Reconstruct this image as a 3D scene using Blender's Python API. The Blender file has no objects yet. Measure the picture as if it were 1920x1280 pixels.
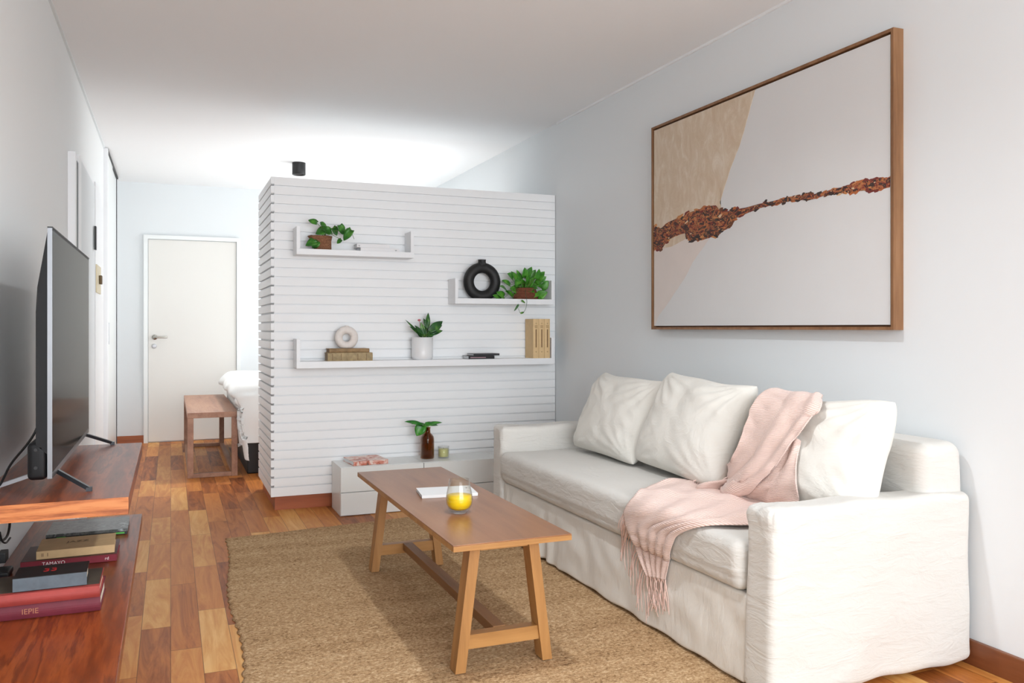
import bpy, bmesh, math, random
from mathutils import Vector, Matrix, noise
from mathutils.bvhtree import BVHTree

# ------------------------------------------------------------------ camera, world, lights, exposure
scn = bpy.context.scene
C = scn.collection
CAM_Z, FPX, YAW, HOR = 1.155, 1568.0, math.radians(22.2), 615.0
SN, CS = math.sin(YAW), math.cos(YAW)
cd = bpy.data.cameras.new('camera'); cam = bpy.data.objects.new('camera', cd); C.objects.link(cam)
cd.sensor_width = 36; cd.lens = FPX / 1920 * 36; cd.shift_y = -(640 - HOR) / 1920
cd.clip_start = 0.05
cam.location = (0, 0, CAM_Z); cam.rotation_euler = (math.radians(90), 0, -YAW)
scn.camera = cam
scn.view_settings.view_transform = 'Standard'; scn.view_settings.look = 'None'
scn.view_settings.gamma = 1; scn.view_settings.exposure = 0.2; scn.view_settings.use_curve_mapping = False
w = bpy.data.worlds.new('overcast_sky'); scn.world = w; w.use_nodes = True
w.node_tree.nodes['Background'].inputs[0].default_value = (0.93, 0.97, 1.0, 1)
w.node_tree.nodes['Background'].inputs[1].default_value = 1.8
def area(name, loc, rot, sx, sy, power, col):
    l = bpy.data.lights.new(name, 'AREA'); l.shape = 'RECTANGLE'; l.size = sx; l.size_y = sy
    l.energy = power; l.color = col
    o = bpy.data.objects.new(name, l); C.objects.link(o); o.location = loc; o.rotation_euler = rot
    return o
H = 2.62                       # ceiling height
XL, XR, YN, YB = -0.503, 2.558, -1.6, 9.2
area('daylight_near_window', (1.03, YN + 0.06, 1.5), (math.radians(90), 0, 0), 2.9, 1.65, 66, (0.88, 0.945, 1.0))
area('daylight_bedroom_window', (XR - 0.03, 7.75, 1.35), (math.radians(84), 0, math.radians(90)), 2.1, 1.2, 26, (0.97, 0.99, 1.0))

sl = bpy.data.lights.new('hazy_sun', 'SUN'); sl.energy = 2.4; sl.angle = math.radians(50); sl.color = (0.90, 0.955, 1.0)
so = bpy.data.objects.new('hazy_sun', sl); C.objects.link(so); so.location = (0, -6, 4)
so.rotation_euler = Vector((-0.03, 1.0, -0.18)).to_track_quat('-Z', 'Y').to_euler()

# ------------------------------------------------------------------ point helpers (positions on real planes)
def ray(px, py):
    u = (px - 960) / FPX
    return Vector((SN + CS * u, CS - SN * u, -(py - HOR) / FPX))
O = Vector((0, 0, CAM_Z))
def on_z(px, py, z):
    r = ray(px, py); return O + r * ((z - CAM_Z) / r.z)
def on_y(px, py, y):
    r = ray(px, py); return O + r * (y / r.y)
def on_x(px, py, x):
    r = ray(px, py); return O + r * (x / r.x)

# ------------------------------------------------------------------ materials
def srgb(r, g, b):
    f = lambda v: (v / 255 / 12.92) if v / 255 <= 0.04045 else ((v / 255 + 0.055) / 1.055) ** 2.4
    return (f(r), f(g), f(b), 1)
def new_mat(name):
    m = bpy.data.materials.new(name); m.use_nodes = True
    nt = m.node_tree; return m, nt, nt.nodes['Principled BSDF']
def coords(nt, scale=(1, 1, 1), kind='Object', rot=(0, 0, 0)):
    tc = nt.nodes.new('ShaderNodeTexCoord'); mp = nt.nodes.new('ShaderNodeMapping')
    mp.inputs['Scale'].default_value = scale; mp.inputs['Rotation'].default_value = rot
    nt.links.new(tc.outputs[kind], mp.inputs[0]); return mp.outputs[0]
def ramp(nt, fac, stops):
    r = nt.nodes.new('ShaderNodeValToRGB'); e = r.color_ramp.elements
    while len(e) > 1: e.remove(e[-1])
    e[0].position, e[0].color = stops[0]
    for p, c in stops[1:]:
        x = e.new(p); x.color = c
    nt.links.new(fac, r.inputs[0]); return r.outputs[0]
def nz(nt, vec, scale, detail=3, rough=0.55, dist=0):
    n = nt.nodes.new('ShaderNodeTexNoise'); n.inputs['Scale'].default_value = scale
    n.inputs['Detail'].default_value = detail; n.inputs['Roughness'].default_value = rough
    n.inputs['Distortion'].default_value = dist
    nt.links.new(vec, n.inputs['Vector']); return n.outputs['Fac']
def bump(nt, b, h, strength=0.3, dist=0.01, prev=None):
    n = nt.nodes.new('ShaderNodeBump'); n.inputs['Strength'].default_value = strength
    n.inputs['Distance'].default_value = dist; nt.links.new(h, n.inputs['Height'])
    if prev: nt.links.new(prev, n.inputs['Normal'])
    nt.links.new(n.outputs[0], b.inputs['Normal']); return n.outputs[0]
def plain(name, col, rough=0.5, metal=0, spec=0.5, bs=None, bstr=0.1, bd=0.004, var=0.0, vs=6, coat=0):
    m, nt, b = new_mat(name)
    b.inputs['Base Color'].default_value = col; b.inputs['Roughness'].default_value = rough
    b.inputs['Metallic'].default_value = metal; b.inputs['Specular IOR Level'].default_value = spec
    b.inputs['Coat Weight'].default_value = coat; b.inputs['Coat Roughness'].default_value = 0.1
    v = coords(nt)
    if var:
        f = nz(nt, v, vs)
        lo = tuple(c * (1 - var) for c in col[:3]) + (1,); hi = tuple(min(1, c * (1 + var)) for c in col[:3]) + (1,)
        nt.links.new(ramp(nt, f, [(0.3, lo), (0.7, hi)]), b.inputs['Base Color'])
    if bs: bump(nt, b, nz(nt, v, bs, 4), bstr, bd)
    return m
def wood(name, stops, scale, rough=0.35, grain_axis='y', bstr=0.05, coat=0.0, det=6):
    m, nt, b = new_mat(name)
    k = {'x': (0.09, 1, 1), 'y': (1, 0.09, 1), 'z': (1, 1, 0.09)}[grain_axis]
    v = coords(nt, tuple(scale * q for q in k))
    f = nz(nt, v, 1.0, det, 0.5, 0.3 if det < 4 else 0.6)
    v2 = coords(nt, tuple(scale * 7 * q for q in k)); f2 = nz(nt, v2, 1.0, 3, 0.6)
    mx = nt.nodes.new('ShaderNodeMath'); mx.operation = 'MULTIPLY_ADD'; mx.inputs[1].default_value = 0.3
    nt.links.new(f2, mx.inputs[0]); nt.links.new(f, mx.inputs[2])
    sub = nt.nodes.new('ShaderNodeMath'); sub.operation = 'SUBTRACT'; sub.inputs[1].default_value = 0.15
    nt.links.new(mx.outputs[0], sub.inputs[0])
    nt.links.new(ramp(nt, sub.outputs[0], stops), b.inputs['Base Color'])
    b.inputs['Roughness'].default_value = rough; b.inputs['Coat Weight'].default_value = coat
    b.inputs['Coat Roughness'].default_value = 0.12
    if bstr: bump(nt, b, f2, bstr, 0.003)
    return m

M = {}
M['wall'] = plain('wall_paint', srgb(231, 235, 237), 0.6, spec=0.3, bs=60, bstr=0.03, bd=0.002)
M['wall_left'] = plain('satin_wall_paint', srgb(240, 242, 242), 0.5, spec=0.2)
M['ceiling'] = plain('ceiling_paint', srgb(246, 247, 248), 0.8, spec=0.2)
M['white'] = plain('white_lacquer', srgb(243, 244, 246), 0.4, spec=0.4)
M['slat'] = plain('white_slat_paint', srgb(248, 249, 250), 0.5, spec=0.4)
M['door'] = plain('warm_white_door_paint', srgb(232, 230, 225), 0.45)
M['closet'] = plain('white_closet_panel', srgb(238, 241, 240), 0.3)
M['cabinet'] = plain('grey_white_lacquer', srgb(236, 237, 234), 0.3)
M['black'] = plain('matte_black', srgb(24, 24, 25), 0.45)
M['tvback'] = plain('tv_back_plastic', srgb(15, 15, 17), 0.5, spec=0.25)
M['screen'] = plain('tv_screen_glass', srgb(8, 9, 10), 0.12, spec=0.5)
M['screen'].node_tree.nodes['Principled BSDF'].inputs['IOR'].default_value = 1.04
M['chrome'] = plain('polished_aluminium', srgb(128, 129, 132), 0.3, metal=1)
M['darkmetal'] = plain('dark_grey_metal', srgb(62, 64, 68), 0.35, metal=0.6)
M['silver'] = plain('silver_painted_metal', srgb(205, 206, 210), 0.35, metal=0.3)
M['nickel'] = plain('brushed_nickel', srgb(190, 186, 178), 0.3, metal=1)
M['brass'] = plain('pale_brass', srgb(206, 192, 160), 0.4, metal=0.3)
M['vase'] = plain('matte_black_ceramic', srgb(26, 26, 27), 0.55, bs=120, bstr=0.15, bd=0.002)
M['ring'] = plain('speckled_pale_ceramic', srgb(236, 228, 222), 0.7, bs=90, bstr=0.3, bd=0.003, var=0.05, vs=60)
M['pot'] = plain('white_glazed_pot', srgb(240, 240, 241), 0.3)
M['soil'] = plain('potting_soil', srgb(60, 42, 30), 0.95, bs=80, bstr=0.6, bd=0.01)
M['stem'] = plain('green_stem', srgb(92, 120, 52), 0.6)
M['cable'] = plain('black_cable', srgb(20, 20, 20), 0.5)
M['page'] = plain('book_pages', srgb(226, 216, 196), 0.8, var=0.05, vs=200)
M['white_paper'] = plain('white_paper', srgb(240, 241, 242), 0.5)
M['juice'] = plain('orange_juice', srgb(255, 212, 8), 0.3, var=0.03, vs=40)
M['wax'] = plain('pale_green_wax', srgb(226, 222, 150), 0.5)
M['wick'] = plain('wick', srgb(50, 45, 40), 0.8)
M['tabletop'] = wood('table_top_stain', [(0.25, srgb(128, 84, 54)), (0.5, srgb(150, 102, 68)), (0.75, srgb(162, 114, 78))], 9, 0.28, 'y', 0.0)
M['tableleg'] = wood('honey_wood', [(0.25, srgb(150, 104, 56)), (0.5, srgb(174, 124, 70)), (0.75, srgb(188, 140, 84))], 14, 0.45, 'z', 0.05)
M['tableedge'] = wood('honey_wood_edge', [(0.25, srgb(156, 108, 58)), (0.5, srgb(180, 130, 74)), (0.75, srgb(194, 144, 88))], 14, 0.4, 'x', 0.05)
M['strwood'] = wood('brown_stretcher_wood', [(0.25, srgb(128, 88, 52)), (0.5, srgb(146, 102, 62)), (0.75, srgb(160, 114, 72))], 12, 0.5, 'y', 0.05)
M['shelfwood'] = wood('red_brown_shelf', [(0.25, srgb(84, 34, 12)), (0.42, srgb(130, 58, 22)), (0.50, srgb(152, 74, 30)), (0.58, srgb(104, 44, 16)), (0.66, srgb(140, 64, 24)), (0.78, srgb(120, 54, 20))], 16, 0.3, 'y', 0.0, det=2)
M['shelfend'] = wood('orange_end_grain', [(0.36, srgb(150, 78, 34)), (0.5, srgb(198, 116, 60)), (0.64, srgb(210, 134, 76))], 50, 0.4, 'x', 0.05)
M['stool'] = wood('rosy_brown_wood', [(0.25, srgb(136, 96, 76)), (0.5, srgb(164, 120, 96)), (0.75, srgb(182, 140, 114))], 12, 0.45, 'y', 0.05)
M['baseb'] = wood('baseboard_wood', [(0.25, srgb(140, 72, 36)), (0.5, srgb(168, 94, 52)), (0.75, srgb(184, 112, 68))], 10, 0.4, 'x', 0.05)
M['frame'] = wood('picture_frame_wood', [(0.25, srgb(114, 76, 46)), (0.5, srgb(138, 98, 64)), (0.75, srgb(152, 112, 78))], 26, 0.5, 'z', 0.04)
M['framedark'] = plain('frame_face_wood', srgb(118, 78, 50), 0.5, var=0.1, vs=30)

def wicker(name, c1, c2):
    m, nt, b = new_mat(name)
    v = coords(nt, (1, 1, 1))
    wv = nt.nodes.new('ShaderNodeTexWave'); wv.bands_direction = 'Z'; wv.inputs['Scale'].default_value = 32
    wv.inputs['Distortion'].default_value = 3; wv.inputs['Detail Scale'].default_value = 6
    nt.links.new(v, wv.inputs[0])
    nt.links.new(ramp(nt, wv.outputs['Fac'], [(0.2, c1), (0.8, c2)]), b.inputs['Base Color'])
    b.inputs['Roughness'].default_value = 0.85; bump(nt, b, wv.outputs['Fac'], 0.6, 0.006); return m
M['wicker'] = wicker('woven_brown_basket', srgb(112, 70, 46), srgb(172, 122, 88))
M['wicker2'] = wicker('reddish_clay_pot', srgb(100, 52, 34), srgb(142, 84, 58))

def leafmat(name, c1, c2, c3):
    m, nt, b = new_mat(name)
    f = nz(nt, coords(nt), 22, 3)
    nt.links.new(ramp(nt, f, [(0.3, c1), (0.52, c2), (0.72, c3)]), b.inputs['Base Color'])
    b.inputs['Roughness'].default_value = 0.35; return m
M['leaf'] = leafmat('pothos_leaf', srgb(24, 72, 18), srgb(50, 118, 34), srgb(96, 158, 56))
M['leafb'] = leafmat('bright_pothos_leaf', srgb(40, 104, 24), srgb(74, 148, 44), srgb(120, 180, 70))
M['leafd'] = leafmat('dark_leaf', srgb(20, 58, 24), srgb(36, 92, 34), srgb(110, 160, 60))
M['leafm'] = leafmat('glossy_green_leaf', srgb(22, 90, 20), srgb(40, 128, 30), srgb(90, 165, 50))
M['pinkbud'] = plain('pink_bud', srgb(196, 110, 120), 0.6)

def glass(name, col=(1, 1, 1, 1), rough=0.0, ior=1.45):
    m, nt, b = new_mat(name)
    b.inputs['Base Color'].default_value = col; b.inputs['Roughness'].default_value = rough
    b.inputs['Transmission Weight'].default_value = 1; b.inputs['IOR'].default_value = ior
    return m
def thin_glass(name, tint, k=1.0):
    m, nt, b = new_mat(name)
    t = nt.nodes.new('ShaderNodeBsdfTransparent'); t.inputs[0].default_value = tint
    g = nt.nodes.new('ShaderNodeBsdfGlossy'); g.inputs['Roughness'].default_value = 0.03
    lw = nt.nodes.new('ShaderNodeLayerWeight'); pw = nt.nodes.new('ShaderNodeMath'); pw.operation = 'POWER'; pw.inputs[1].default_value = 2.2
    sc = nt.nodes.new('ShaderNodeMath'); sc.operation = 'MULTIPLY_ADD'; sc.inputs[1].default_value = 0.6; sc.inputs[2].default_value = 0.03
    nt.links.new(lw.outputs['Facing'], pw.inputs[0]); nt.links.new(pw.outputs[0], sc.inputs[0])
    mx = nt.nodes.new('ShaderNodeMixShader'); nt.links.new(sc.outputs[0], mx.inputs[0])
    nt.links.new(t.outputs[0], mx.inputs[1]); nt.links.new(g.outputs[0], mx.inputs[2])
    nt.links.new(mx.outputs[0], nt.nodes['Material Output'].inputs[0]); return m
M['glass'] = thin_glass('clear_glass', (0.975, 0.98, 0.975, 1))
M['amber'] = thin_glass('amber_glass', (0.64, 0.42, 0.22, 1))
def winglass():
    m, nt, b = new_mat('window_pane_glass')
    t = nt.nodes.new('ShaderNodeBsdfTransparent'); g = nt.nodes.new('ShaderNodeBsdfGlossy'); g.inputs['Roughness'].default_value = 0
    mx = nt.nodes.new('ShaderNodeMixShader'); mx.inputs[0].default_value = 0.06
    nt.links.new(t.outputs[0], mx.inputs[1]); nt.links.new(g.outputs[0], mx.inputs[2])
    nt.links.new(mx.outputs[0], nt.nodes['Material Output'].inputs[0]); return m
M['pane'] = winglass()

def fabric(name, col, weave=900, wr=9.0, wstr=0.35, var=0.03, rough=0.9, aniso=(1, 1, 1)):
    m, nt, b = new_mat(name)
    b.inputs['Roughness'].default_value = rough; b.inputs['Specular IOR Level'].default_value = 0.2
    b.inputs['Sheen Weight'].default_value = 0.15
    v = coords(nt, aniso)
    f = nz(nt, v, wr, 5, 0.6, 0.7)
    lo = tuple(c * (1 - var) for c in col[:3]) + (1,)
    nt.links.new(ramp(nt, f, [(0.35, lo), (0.65, col)]), b.inputs['Base Color'])
    n1 = bump(nt, b, f, wstr, 0.012)
    f2 = nz(nt, coords(nt), weave, 2); bump(nt, b, f2, 0.15, 0.001, n1); return m
M['sofa'] = fabric('cream_slipcover_cotton', srgb(215, 212, 206), 600, 7.0, 0.6, 0.015, aniso=(1, 1, 3.2))
M['sofaskirt'] = fabric('cream_slipcover_skirt', srgb(228, 224, 216), 600, 9.0, 0.35, 0.01, aniso=(1, 2.2, 0.6))
M['pillow'] = fabric('off_white_cushion_cotton', srgb(229, 226, 218), 600, 7.0, 0.55, 0.02, aniso=(1, 1, 1.4))
M['duvet'] = fabric('white_duvet_cotton', srgb(240, 240, 238), 500, 6.0, 0.2, 0.01)

def knit():
    m, nt, b = new_mat('pink_ribbed_knit')
    b.inputs['Roughness'].default_value = 0.95; b.inputs['Sheen Weight'].default_value = 0.3
    b.inputs['Specular IOR Level'].default_value = 0.1
    v = coords(nt, (1, 1, 1), 'UV')
    wv = nt.nodes.new('ShaderNodeTexWave'); wv.bands_direction = 'Y'; wv.inputs['Scale'].default_value = 32
    wv.inputs['Distortion'].default_value = 0.8; wv.inputs['Detail'].default_value = 1
    nt.links.new(v, wv.inputs[0])
    nt.links.new(ramp(nt, wv.outputs['Fac'], [(0.0, srgb(222, 188, 176)), (0.6, srgb(246, 221, 211))]), b.inputs['Base Color'])
    bump(nt, b, wv.outputs['Fac'], 0.5, 0.004); return m
M['knit'] = knit()
M['fringe'] = plain('pink_wool_fringe', srgb(238, 206, 194), 0.95, spec=0.1)

def floor_mat():
    m, nt, b = new_mat('parquet_planks')
    tc = nt.nodes.new('ShaderNodeTexCoord'); sp = nt.nodes.new('ShaderNodeSeparateXYZ'); nt.links.new(tc.outputs['Object'], sp.inputs[0])
    def mth(op, a, bb=None, c=None):
        n = nt.nodes.new('ShaderNodeMath'); n.operation = op
        for i, q in enumerate((a, bb, c)):
            if q is None: continue
            if isinstance(q, (int, float)): n.inputs[i].default_value = q
            else: nt.links.new(q, n.inputs[i])
        return n.outputs[0]
    xs = mth('DIVIDE', sp.outputs['X'], 0.104); xi = mth('FLOOR', xs); xf = mth('FRACT', xs)
    wn = nt.nodes.new('ShaderNodeTexWhiteNoise'); wn.noise_dimensions = '1D'; nt.links.new(xi, wn.inputs['W'])
    L = mth('MULTIPLY_ADD', wn.outputs['Value'], 0.35, 0.62)
    ys = mth('ADD', mth('DIVIDE', sp.outputs['Y'], L), mth('MULTIPLY', wn.outputs['Value'], 17.3))
    yi = mth('FLOOR', ys); yf = mth('FRACT', ys)
    cb = nt.nodes.new('ShaderNodeCombineXYZ'); nt.links.new(xi, cb.inputs[0]); nt.links.new(yi, cb.inputs[1])
    w2 = nt.nodes.new('ShaderNodeTexWhiteNoise'); w2.noise_dimensions = '3D'; nt.links.new(cb.outputs[0], w2.inputs['Vector'])
    # grain, shifted per plank
    sh = nt.nodes.new('ShaderNodeVectorMath'); sh.operation = 'MULTIPLY_ADD'
    nt.links.new(w2.outputs['Color'], sh.inputs[0]); sh.inputs[1].default_value = (9, 9, 9); nt.links.new(tc.outputs['Object'], sh.inputs[2])
    mp = nt.nodes.new('ShaderNodeMapping'); mp.inputs['Scale'].default_value = (14, 1.6, 1); nt.links.new(sh.outputs[0], mp.inputs[0])
    g = nz(nt, mp.outputs[0], 1.0, 7, 0.62, 2.2)
    fac = mth('ADD', mth('MULTIPLY', w2.outputs['Value'], 0.70), mth('MULTIPLY', g, 0.9))
    fac = mth('SUBTRACT', fac, 0.30)
    col = ramp(nt, fac, [(0.05, srgb(108, 54, 24)), (0.22, srgb(152, 86, 40)), (0.40, srgb(184, 112, 54)), (0.60, srgb(200, 130, 66)), (0.80, srgb(216, 156, 86)), (0.98, srgb(230, 180, 112))])
    # seams
    def edge(fr, wd):
        a = mth('MINIMUM', fr, mth('SUBTRACT', 1.0, fr)); return mth('LESS_THAN', a, wd)
    seam = mth('MAXIMUM', edge(xf, 0.012), edge(yf, 0.0022))
    mix = nt.nodes.new('ShaderNodeMix'); mix.data_type = 'RGBA'
    nt.links.new(mth('MULTIPLY', seam, 0.6), mix.inputs['Factor']); nt.links.new(col, mix.inputs[6]); mix.inputs[7].default_value = srgb(58, 28, 14)
    nt.links.new(mix.outputs[2], b.inputs['Base Color'])
    b.inputs['Roughness'].default_value = 0.4; b.inputs['Specular IOR Level'].default_value = 0.16
    bump(nt, b, mth('SUBTRACT', 1.0, seam), 0.2, 0.002)
    return m
M['floor'] = floor_mat()
def rug_mat():
    m, nt, b = new_mat('braided_jute')
    v = coords(nt, (95, 130, 60)); f = nz(nt, v, 1.0, 3, 0.7, 0.3)
    v2 = coords(nt, (0.6, 9, 1), rot=(0, 0, -0.12)); f2 = nz(nt, v2, 1.0, 2)
    ad = nt.nodes.new('ShaderNodeMath'); ad.operation = 'MULTIPLY_ADD'; ad.inputs[1].default_value = 0.25
    nt.links.new(f2, ad.inputs[0]); nt.links.new(f, ad.inputs[2])
    nt.links.new(ramp(nt, ad.outputs[0], [(0.42, srgb(112, 84, 58)), (0.56, srgb(170, 136, 98)), (0.70, srgb(196, 163, 124)), (0.86, srgb(226, 200, 164))]), b.inputs['Base Color'])
    b.inputs['Roughness'].default_value = 0.95; b.inputs['Specular IOR Level'].default_value = 0.1
    n1 = bump(nt, b, f, 0.7, 0.005)
    return m
M['rug'] = rug_mat()

# ------------------------------------------------------------------ mesh helpers
def link(name, bm, mat, parent=None, smooth=False, world=True):
    me = bpy.data.meshes.new(name); bm.normal_update(); bm.to_mesh(me); bm.free()
    for mm in (mat if isinstance(mat, (list, tuple)) else [mat]): me.materials.append(mm)
    if smooth:
        for p in me.polygons: p.use_smooth = True
    o = bpy.data.objects.new(name, me); C.objects.link(o)
    if parent:
        o.parent = parent
        if world:                           # vertices were given in world space
            me.transform(parent.matrix_basis.inverted() if parent.parent is None else (parent.parent.matrix_basis @ parent.matrix_basis).inverted())
    return o
def tag(o, label, cat, group=None):
    o['label'] = label; o['category'] = cat
    if group: o['group'] = group
    return o
def thing(name, label, cat, loc=(0, 0, 0), group=None, rz=0):
    o = bpy.data.objects.new(name, None); C.objects.link(o); o.location = loc; o.rotation_euler = (0, 0, rz)
    o.matrix_basis = Matrix.Translation(Vector(loc)) @ Matrix.Rotation(rz, 4, 'Z')
    o.empty_display_size = 0.1
    return tag(o, label, cat, group)
def struct(o): o['kind'] = 'structure'; return o
def box(bm, x0, x1, y0, y1, z0, z1, mi=0, mat=None, bev=0.0):
    vs = [bm.verts.new(p) for p in [(x0, y0, z0), (x1, y0, z0), (x1, y1, z0), (x0, y1, z0), (x0, y0, z1), (x1, y0, z1), (x1, y1, z1), (x0, y1, z1)]]
    fs = []
    for q in [(0, 3, 2, 1), (4, 5, 6, 7), (0, 1, 5, 4), (1, 2, 6, 5), (2, 3, 7, 6), (3, 0, 4, 7)]:
        f = bm.faces.new([vs[i] for i in q]); f.material_index = mi; fs.append(f)
    if bev:
        es = list({e for f in fs for e in f.edges})
        r = bmesh.ops.bevel(bm, geom=es, offset=bev, segments=2, profile=0.6, affect='EDGES')
        vs = list({v for f in r['faces'] for v in f.verts} | {v for v in vs if v.is_valid})
    if mat is not None:
        bmesh.ops.transform(bm, matrix=mat, verts=[v for v in vs if v.is_valid])
    return vs
def bx(name, x0, x1, y0, y1, z0, z1, mat, parent=None, bev=0.0):
    bm = bmesh.new(); box(bm, x0, x1, y0, y1, z0, z1, bev=bev); return link(name, bm, mat, parent)
def prism(bm, p0, p1, w0, w1, axw, axd, d, mi=0):
    """bar from p0 to p1, width w0->w1 along axw, depth d along axd"""
    p0, p1, axw, axd = map(Vector, (p0, p1, axw, axd))
    vs = []
    for p, ww in ((p0, w0), (p1, w1)):
        for a, c in ((-1, -1), (1, -1), (1, 1), (-1, 1)):
            vs.append(bm.verts.new(p + axw * (a * ww / 2) + axd * (c * d / 2)))
    for q in [(0, 3, 2, 1), (4, 5, 6, 7), (0, 1, 5, 4), (1, 2, 6, 5), (2, 3, 7, 6), (3, 0, 4, 7)]:
        f = bm.faces.new([vs[i] for i in q]); f.material_index = mi
    bmesh.ops.recalc_face_normals(bm, faces=bm.faces[:])
def lathe(bm, prof, c=(0, 0, 0), n=32, mi=0, capb=True, capt=True):
    rings = []
    for r, z in prof:
        rings.append([bm.verts.new((c[0] + r * math.cos(2 * math.pi * i / n), c[1] + r * math.sin(2 * math.pi * i / n), c[2] + z)) for i in range(n)])
    for a, b2 in zip(rings, rings[1:]):
        for i in range(n):
            f = bm.faces.new((a[i], a[(i + 1) % n], b2[(i + 1) % n], b2[i])); f.material_index = mi
    if capb: bm.faces.new(rings[0][::-1]).material_index = mi
    if capt: bm.faces.new(rings[-1]).material_index = mi
def catmull(pts, sub=6):
    pts = [Vector(p) for p in pts]; out = []
    P = [pts[0] * 2 - pts[1]] + pts + [pts[-1] * 2 - pts[-2]]
    for i in range(1, len(P) - 2):
        for k in range(sub):
            t = k / sub; a, b2, c, d = P[i - 1], P[i], P[i + 1], P[i + 2]
            out.append(0.5 * ((2 * b2) + (c - a) * t + (2 * a - 5 * b2 + 4 * c - d) * t * t + (3 * b2 - a - 3 * c + d) * t ** 3))
    out.append(pts[-1]); return out
def tube(bm, pts, r, n=8, r2=None, mi=0):
    pts = [Vector(p) for p in pts]; rings = []
    up = Vector((0.123, 0.31, 0.94)).normalized()
    for i, p in enumerate(pts):
        d = (pts[min(i + 1, len(pts) - 1)] - pts[max(i - 1, 0)]).normalized()
        a = d.cross(up)
        if a.length < 1e-3: a = d.cross(Vector((1, 0, 0)))
        a.normalize(); b2 = d.cross(a); up = -b2 if (-b2).dot(up) > 0 else b2
        rr = r if r2 is None else r + (r2 - r) * i / (len(pts) - 1)
        rings.append([bm.verts.new(p + (a * math.cos(2 * math.pi * k / n) + b2 * math.sin(2 * math.pi * k / n)) * rr) for k in range(n)])
    for a, b2 in zip(rings, rings[1:]):
        for k in range(n):
            f = bm.faces.new((a[k], a[(k + 1) % n], b2[(k + 1) % n], b2[k])); f.material_index = mi
    bm.faces.new(rings[0][::-1]).material_index = mi; bm.faces.new(rings[-1]).material_index = mi
def axis_pts(L, r, n):
    """positions 0..L, dense within r of both ends"""
    k = 5; a = [r * (1 - math.cos(math.pi / 2 * i / k)) for i in range(k)]
    m = max(2, n); mid = [r + (L - 2 * r) * i / m for i in range(m + 1)]
    return a + mid + [L - q for q in reversed(a)]
def soft_box(bm, lo, hi, r, n=(10, 10, 10), disp=None, mi=0):
    """rounded box whose surface can be pushed by disp(p, normal) -> Vector"""
    lo, hi = Vector(lo), Vector(hi); S = hi - lo
    ax = [axis_pts(S[i], r, n[i]) for i in range(3)]
    vd = {}
    def V(i, j, k):
        key = (i, j, k)
        if key not in vd:
            p = Vector((ax[0][i], ax[1][j], ax[2][k]))
            q = Vector([min(max(p[a], r), S[a] - r) for a in range(3)])
            d = p - q
            nn = d.normalized() if d.length > 1e-9 else Vector((0, 0, 1))
            # cube-to-sphere style direction for even rounding
            p2 = lo + q + nn * r if d.length > 1e-9 else lo + p
            if disp: p2 = p2 + disp(p2, nn)
            vd[key] = bm.verts.new(p2)
        return vd[key]
    N = [len(a) - 1 for a in ax]
    def face(vs): 
        try: bm.faces.new(vs).material_index = mi
        except ValueError: pass
    for i in range(N[0]):
        for j in range(N[1]):
            face((V(i, j, 0), V(i, j + 1, 0), V(i + 1, j + 1, 0), V(i + 1, j, 0)))
            face((V(i, j, N[2]), V(i + 1, j, N[2]), V(i + 1, j + 1, N[2]), V(i, j + 1, N[2])))
    for i in range(N[0]):
        for k in range(N[2]):
            face((V(i, 0, k), V(i + 1, 0, k), V(i + 1, 0, k + 1), V(i, 0, k + 1)))
            face((V(i, N[1], k), V(i, N[1], k + 1), V(i + 1, N[1], k + 1), V(i + 1, N[1], k)))
    for j in range(N[1]):
        for k in range(N[2]):
            face((V(0, j, k), V(0, j, k + 1), V(0, j + 1, k + 1), V(0, j + 1, k)))
            face((V(N[0], j, k), V(N[0], j + 1, k), V(N[0], j + 1, k + 1), V(N[0], j, k + 1)))
def ns(p, s, seed=0): return noise.noise(Vector((p.x * s + seed, p.y * s + seed * 1.7, p.z * s - seed)))

# ------------------------------------------------------------------ room shell
T = 0.15
struct(bx('floor', XL - T, XR + T, YN - T, YB + T, -0.1, 0, M['floor']))
struct(bx('ceiling', XL - T, XR + T, YN - T, YB + T, H, H + 0.12, M['ceiling']))
struct(bx('wall_left', XL - T, XL, YN - T, YB + T, 0, H, M['wall_left']))
def wall_with_hole(name, axis, c0, c1, a0, a1, h0, h1, z0, z1, mat):
    bm = bmesh.new()
    def b(p0, p1, q0, q1):
        if axis == 'x': box(bm, c0, c1, p0, p1, q0, q1)
        else: box(bm, p0, p1, c0, c1, q0, q1)
    b(a0, h0, 0, H); b(h1, a1, 0, H); b(h0, h1, z1, H)
    if z0 > 0: b(h0, h1, 0, z0)
    return struct(link(name, bm, mat))
wall_with_hole('wall_right', 'x', XR, XR + T, YN - T, YB + T, 6.6, 8.9, 0.7, 2.03, M['wall'])
struct(bx('wall_back', XL, XR, YB, YB + T, 0, H, M['wall']))
wall_with_hole('wall_near', 'y', YN - T, YN, XL, XR, XL + 0.1, XR - 0.1, 0.0, 2.35, M['wall'])
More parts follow.
